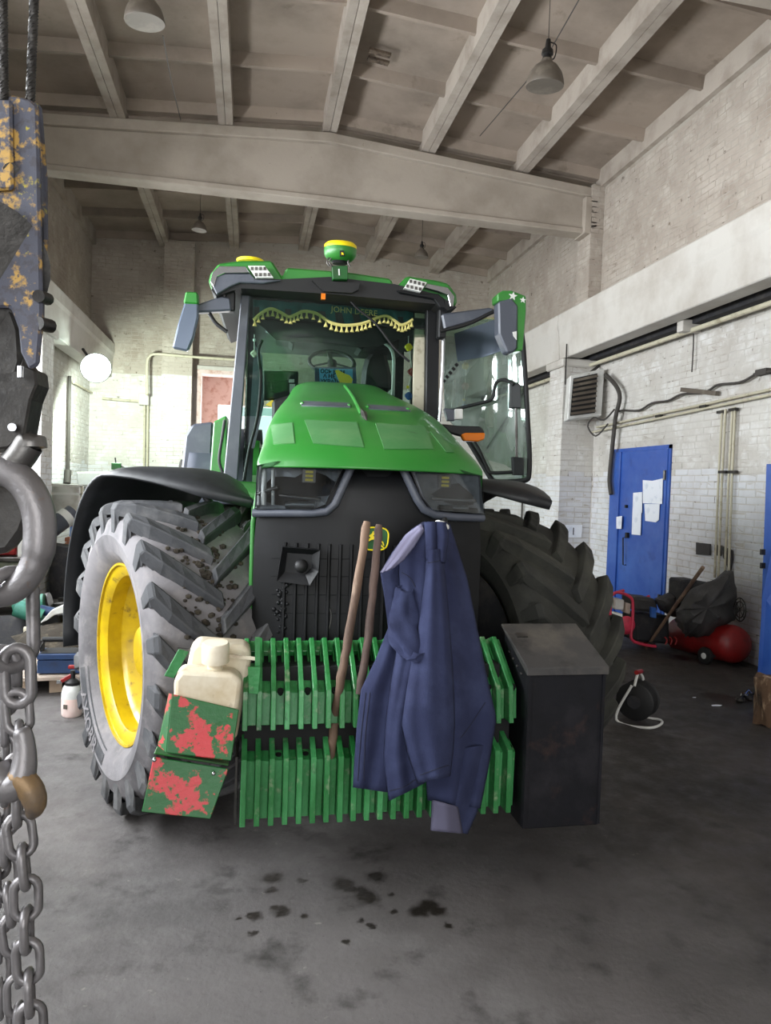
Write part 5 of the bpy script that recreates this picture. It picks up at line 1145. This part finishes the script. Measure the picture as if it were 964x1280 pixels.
MB().obox(at(25, 641, 9.4), (.12, .1, .06)).build('chuck', 'chrome', rp_, bevel=.01)
flat([(22,664),(28,664),(28,696),(22,696)], 9.22, .06, 'paint_tin', 'white', 'white tin on the workbench beside the red press column', 'tin')
flat([(33,650),(39,650),(39,696),(33,696)], 9.32, .08, 'red_carton', 'red', 'red carton upright on the workbench right of the press', 'carton')
# low pallet with chipboard top, scrap on it
pl = thing('wooden_pallet', Vector((-1.6, 6.5, 0)), 'low pallet topped with scuffed chipboard left of the front tyre', 'pallet')
a, b, c, d = onZ(24, 849, .14), onZ(104, 846, .14), onZ(106, 800, .14), onZ(30, 802, .14); 
MB().prism([p-Vector((0, 0, .02)) for p in (a, b, c, d)], (0, 0, .025)).build('top_board', 'board', pl)
for p, q in ((a, d), ((a+b)/2, (c+d)/2), (b, c)):
    p = p+(q-p)*.06; MB().bar((p.x+.03, p.y, .06), (q.x, q.y-.05, .06), .09, .11).build('bearer', 'pallet', pl)
P = []; dc = onZ(78, 796, .15)
for i in range(7):
    t = i/6; P.append([dc+Vector((math.cos(k*PI/9)*(.42-.36*t)*(1+.1*math.sin(k*2.3+i)), math.sin(k*PI/9)*(.5-.42*t)*(1+.1*math.cos(k*1.7-i)), .13*math.sin(t*PI/2)+.008*math.sin(k*3+i*2))) for k in range(18)])
P.append([dc+Vector((0, 0, .135))]*18); o = MB().grid(P, closed=True).build('dirt_heap', 'mud', o=dc); tag(o, 'low heap of dark dirt lying on the chipboard pallet', 'dirt')
# blue open tool box on the pallet
tbx = thing('tool_carrier', onZ(76, 842, .15), 'blue metal tool carrier with black handle on the chipboard', 'tool box'); q = onZ(76, 842, .15)
MB().box((q.x-.17, q.y-.02, .155), (q.x+.16, q.y+.22, .26)).build('tray', 'tblue', tbx, bevel=.006)
MB().box((q.x-.17, q.y-.03, .265), (q.x+.16, q.y+.2, .31)).build('upper_tray', 'tblue', tbx, bevel=.006)
for x in (q.x-.16, q.x+.15): MB().bar((x, q.y+.09, .25), (x, q.y+.09, .40), .02, .07).build('handle_post', 'black', tbx)
MB().box((q.x-.15, q.y-.01, .305), (q.x+.14, q.y+.18, .314)).build('tray_contents', 'vblack', tbx)
MB().tube([(q.x-.16, q.y+.09, .40), (q.x+.15, q.y+.09, .40)], .02, 10).build('carry_handle', 'black', tbx)
MB().tube([(q.x-.13, q.y+.0, .40), (q.x-.24, q.y-.06, .17)], .009, 6).build('side_rod', 'dsteel', tbx)
# hand pump sprayer
sp = onZ(90, 894, 0); sy = thing('pump_sprayer', sp, 'white bottle pump sprayer with pink liquid beside the front tyre', 'sprayer')
MT['pinkliq'] = pm('milky plastic with pink liquid', (238, 206, 196), .35, layers=[((240, 226, 220), 3, .4, .7)])
MB().lathe([(0, 0), (.062, 0), (.07, .012), (.072, .06), (.072, .13)], sp, (0, 0, 1), 24).build('bottle_base', 'pinkliq', sy)
MB().lathe([(.072, .13), (.071, .17), (.062, .205), (.045, .225), (0, .226)], sp, (0, 0, 1), 24).build('bottle_top', 'white', sy)
MB().lathe([(.05, .215), (.052, .24), (.03, .26), (.018, .265), (.016, .32), (0, .32)], sp, (0, 0, 1), 20).build('collar', 'black', sy)
MB().obox(sp+Vector((0, 0, .345)), (.06, .03, .025)).build('pump_button', 'red', sy, bevel=.005)
MB().bar(sp+Vector((0, 0, .29)), sp+Vector((-.07, -.02, .25)), .022).build('trigger', 'red', sy); MB().obox(sp+Vector((-.085, -.02, .245)), (.03, .02, .02)).build('nozzle', 'chrome', sy)
MB().obox(sp+Vector((-.03, -.067, .08)), (.028, .006, .03), (0, 0, -.4)).build('label_patch', 'lampgrey', sy)
# car bumper corner, green pipes and loose fittings behind the pallet
bpz = thing('car_bumper', onZ(40, 812, .02), 'broken black and white car bumper corner propped behind the pallet', 'bumper')
MB().prism([at(x, y, 7.3) for x, y in ((26,812),(46,788),(55,778),(66,764),(72,770),(78,788),(62,796),(44,806),(30,815))], (.02, .08, 0)).build('bumper_skin', 'blackp', bpz, bevel=.008)
MB().prism([at(x, y, 7.26) for x, y in ((50,779),(64,763),(79,756),(91,757),(92,764),(76,767),(68,769),(58,776))], (0, .06, 0)).build('white_trim', 'white', bpz, bevel=.006)
MB().prism([at(x, y, 7.4) for x, y in ((74,768),(92,765),(96,772),(92,782),(80,784))], (0, .08, 0)).build('bumper_skin', 'blackp', bpz, bevel=.008)
for i, (p, q, r, m, nm, lb, ct) in enumerate((((18,757),(56,752),.085,'teal','green_pipe','upper green cylinder lying behind the chain hook','pipe'), ((20,760),(54,771),.085,'teal','green_pipe','lower green cylinder sloping towards the black bumper','pipe'), ((50,762),(68,766),.05,'tblue','blue_cylinder','short blue cylinder at the end of the green pipes','cylinder'), ((58,753),(63,752),.10,'dsteel','steel_coupling','steel coupling on the end of the upper green cylinder','coupling'), ((38,779),(48,779),.045,'white','white_tube','upper small white tube in front of the green pipes','tube'), ((31,789),(46,787),.045,'pipe','white_tube','lower cream tube lying beside the black bumper','tube'), ((60,757),(92,753),.02,'dsteel','steel_bar','thin dark steel bar above the white bumper trim','bar'))):
    yy = 7.9-.20*i if i < 2 else {2: 7.72, 3: 8.0, 4: 7.5, 5: 7.45, 6: 8.1}[i]; P0, P1 = at(*p, yy), at(*q, yy); z = min(P0.z, P1.z)-r
    o = MB().tube([P0, P1], r, 14).build(nm, m, o=(P0.x, P0.y, z)); tag(o, lb, ct)
sc_ = Vector((-2.28, 7.95, 0)); 
P = []
for i in range(6):
    t = i/5; P.append([sc_+Vector((math.cos(k*PI/10)*(.85-.6*t)*(1+.1*math.sin(k*2.1+i)), math.sin(k*PI/10)*(.35-.22*t), .22*t+.01*math.sin(k*3+i*2))) for k in range(20)])
P.append([sc_+Vector((0, 0, .24))]*20); o = MB().grid(P, closed=True).build('scrap_heap', 'dark', o=sc_); tag(o, 'dark heap of scrap carrying the green cylinders', 'scrap heap')
flat([(72,748),(95,746),(96,753),(74,755)], 9.9, .1, 'steel_offcut', 'dsteel', 'dull steel offcut on the floor before the dark cabinet', 'offcut')
flat([(82,738),(91,737),(91,751),(82,751)], 10.3, .1, 'tan_block', 'board', 'small tan block at the foot of the dark cabinet', 'block')
# ================================================================== CHAIN HOIST HOOK BLOCK IN THE FOREGROUND
D = 1.25
def hk(x, y, d=0): return atd(x, y, D+d)
hb = thing('hoist_block', hk(20, 400), 'chipped yellow and black crane hook block hanging at left edge', 'hook block')
def hplate(px, d0, th, nm, m, bev=.004): return MB().prism([hk(x, y, d0) for x, y in px], FW*th).build(nm, m, hb, bevel=bev)
hplate([(-40,118),(8,122),(12,117),(38,124),(46,132),(48,190),(50,300),(52,395),(47,455),(36,462),(25,440),(22,410),(12,384),(-40,384)], 0, .012, 'cheek_plate', 'yb')
hplate([(36,124),(50,130),(57,220),(58,300),(54,330),(53,400),(46,455),(44,300)], .05, .012, 'cheek_plate', 'yb')
hplate([(-40,120),(14,124),(16,236),(-40,240)], -.01, .008, 'rope_guard', 'yb'); hplate([(-40,384),(12,384),(22,412),(24,452),(16,480),(-40,480)], .02, .03, 'sheave_side', 'dsteel')
MB().tube([hk(-25, 330, -.02), hk(-25, 330, .09)], .11, 28).build('sheave', 'dsteel', hb)
MB().tube([hk(48, 370, -.006), hk(60, 374, .03)], .011, 10).build('axle_nut', 'dsteel', hb); MB().tube([hk(48, 404, .0), hk(64, 408, .03)], .012, 10).build('axle_nut', 'dsteel', hb)
MB().tube([hk(15, 214, -.004), hk(15, 214, .02)], .014, 12).build('bolt_head', 'dsteel', hb)
hplate([(-40,470),(22,462),(28,446),(30,456),(44,462),(46,480),(38,500),(30,545),(10,560),(-40,566)], .02, .05, 'yoke', 'dsteel', .012)
MB().tube([hk(15, 534, .0), hk(15, 534, .03)], .007, 14).build('pin', 'chrome', hb)
MB().tube([hk(26, 458, .01), hk(26, 472, .01)], .006, 8).build('split_pin', 'chrome', hb)
MB().tube(bez([hk(8, 590, .04), hk(26, 570, .04), hk(38, 552, .04), hk(40, 562, .04)], 4), [.026]*12+[.012], 12).build('latch', 'steel', hb)
hkx = bez([hk(-40, 612, .03), hk(-18, 592, .03), (hk(8, 590, .03)), hk(30, 604, .03), hk(45, 630, .03), hk(50, 660, .03), hk(47, 695, .03), hk(34, 722, .03), hk(12, 741, .03), hk(-14, 746, .03)], 5)
MB().tube(hkx, [.026+.002*min(i, 20)/20 if i < 30 else .026-.006*(i-30)/16 for i in range(len(hkx))], 16).build('crane_hook', 'hooksteel', hb)
MB().prism([hk(x, y, .035) for x, y in ((-40,600),(0,595),(22,604),(34,622),(37,640),(28,665),(10,690),(-40,700))], FW*.03).build('hook_web', 'dsteel', hb, bevel=.01)
MT_ = None
# wire ropes
def rope(px, r, label):
    P = [hk(x, y, d) for x, y, d in px]; n = 90; Q = [P[0].lerp(P[1], i/n) for i in range(n+1)]; a = (P[1]-P[0]).normalized(); u = a.orthogonal().normalized(); w = a.cross(u)
    root = thing('wire_rope', P[1], label, 'rope', 'wire ropes of the hook block')
    for s in range(4):
        mb = MB(); mb.tube([q+(u*math.cos(i*.8+s*PI/2)+w*math.sin(i*.8+s*PI/2))*r*.55 for i, q in enumerate(Q)], r*.52, 5); mb.build('rope_strand', 'dsteel', root)
rope([(45,-60,.02), (38,126,.02)], .008, 'wire rope running up from the right corner of hook block')
rope([(3,-60,.0), (5,126,.0)], .008, 'wire rope running up at the very left photo edge')
# chains
def link(p, q, flipa, W_, r, parent):
    """oval link from p to q"""
    a = (q-p); L = a.length; a = a.normalized(); s = (RT*math.cos(flipa)+FW*math.sin(flipa)); s = (s-a*s.dot(a)).normalized(); c = (p+q)/2; P = []
    hl = L/2-W_/2
    for k in range(10): t = PI*k/9; P.append(c+a*(hl+math.sin(t)*W_/2)+s*math.cos(t)*W_/2)
    for k in range(10): t = PI*k/9; P.append(c-a*(hl+math.sin(t)*W_/2)-s*math.cos(t)*W_/2)
    MB().tube(P, r, 8, closed=True).build('chain_link', 'hooksteel', parent)
def chain(px, d, label, n, W_=.030, r=.0058, jit=.35):
    pts = [hk(x, y, dd) for x, y, dd in px]; ch = thing('lifting_chain', pts[-1], label, 'chain', 'lifting chains on the crane hook')
    seg = [0]
    for a, b in zip(pts, pts[1:]): seg.append(seg[-1]+(b-a).length)
    def pos(t):
        s = t*seg[-1]
        for i in range(len(seg)-1):
            if s <= seg[i+1]+1e-9: return pts[i].lerp(pts[i+1], (s-seg[i])/(seg[i+1]-seg[i]))
        return pts[-1]
    step = seg[-1]/n
    for k in range(n):
        t0, t1 = k/n, (k+1)/n; p, q = pos(t0), pos(t1); e = (q-p).normalized()*step*.14
        link(p-e, q+e, (PI/2 if k % 2 else 0)+jit+random.uniform(-.25, .25), W_, r, ch)
    return ch
chA = chain([(20,870,.02),(26,930,.02),(20,1010,.03),(32,1090,.03),(34,1180,.03),(40,1300,.03)], 0, 'front lifting chain of big links passing the brass coloured grab hook', 11, .040, .0078)
chain([(4,850,.05),(6,960,.06),(8,1100,.06),(22,1200,.06),(24,1300,.06)], 0, 'middle lifting chain hanging just behind the front one', 12, .036, .007)
chain([(-6,850,.09),(-4,1000,.09),(-2,1150,.09),(0,1300,.09)], 0, 'dark rear lifting chain cut by the left photo edge', 13, .034, .0065)
# master link and shackle above the chains
ml_ = thing('master_link', hk(10, 760), 'steel master link hanging in the crane hook above chains', 'link')
link(hk(14, 715, .03), hk(16, 835, .03), .9, .075, .012, ml_); link(hk(20, 810, .02), hk(24, 880, .02), .1, .045, .010, ml_); link(hk(2, 812, .03), hk(2, 872, .05), .2, .05, .010, ml_)
gh = thing('grab_hook', hk(40, 1000), 'brass coloured worn grab hook clipped on the front chain', 'hook')
MB().tube(bez([hk(27, 910, 0), hk(30, 925, 0), hk(31, 950, -.005), hk(26, 972, -.01), hk(10, 985, -.01), hk(-6, 962, 0)], 5), [.010, .013]+[.015+.0006*i for i in range(24)], 12).build('hook_body', 'hooksteel', gh)
MB().tube(bez([hk(14, 968, -.01), hk(28, 975, -.012), hk(40, 990, -.01), hk(44, 1008, -.008), hk(38, 1020, 0)], 5), [.013, .016, .019, .021, .022, .022, .022, .022, .022, .022, .022, .021, .021, .020, .019, .018, .016, .014, .012, .010, .006], 12).build('hook_tip', 'brasshook', gh)
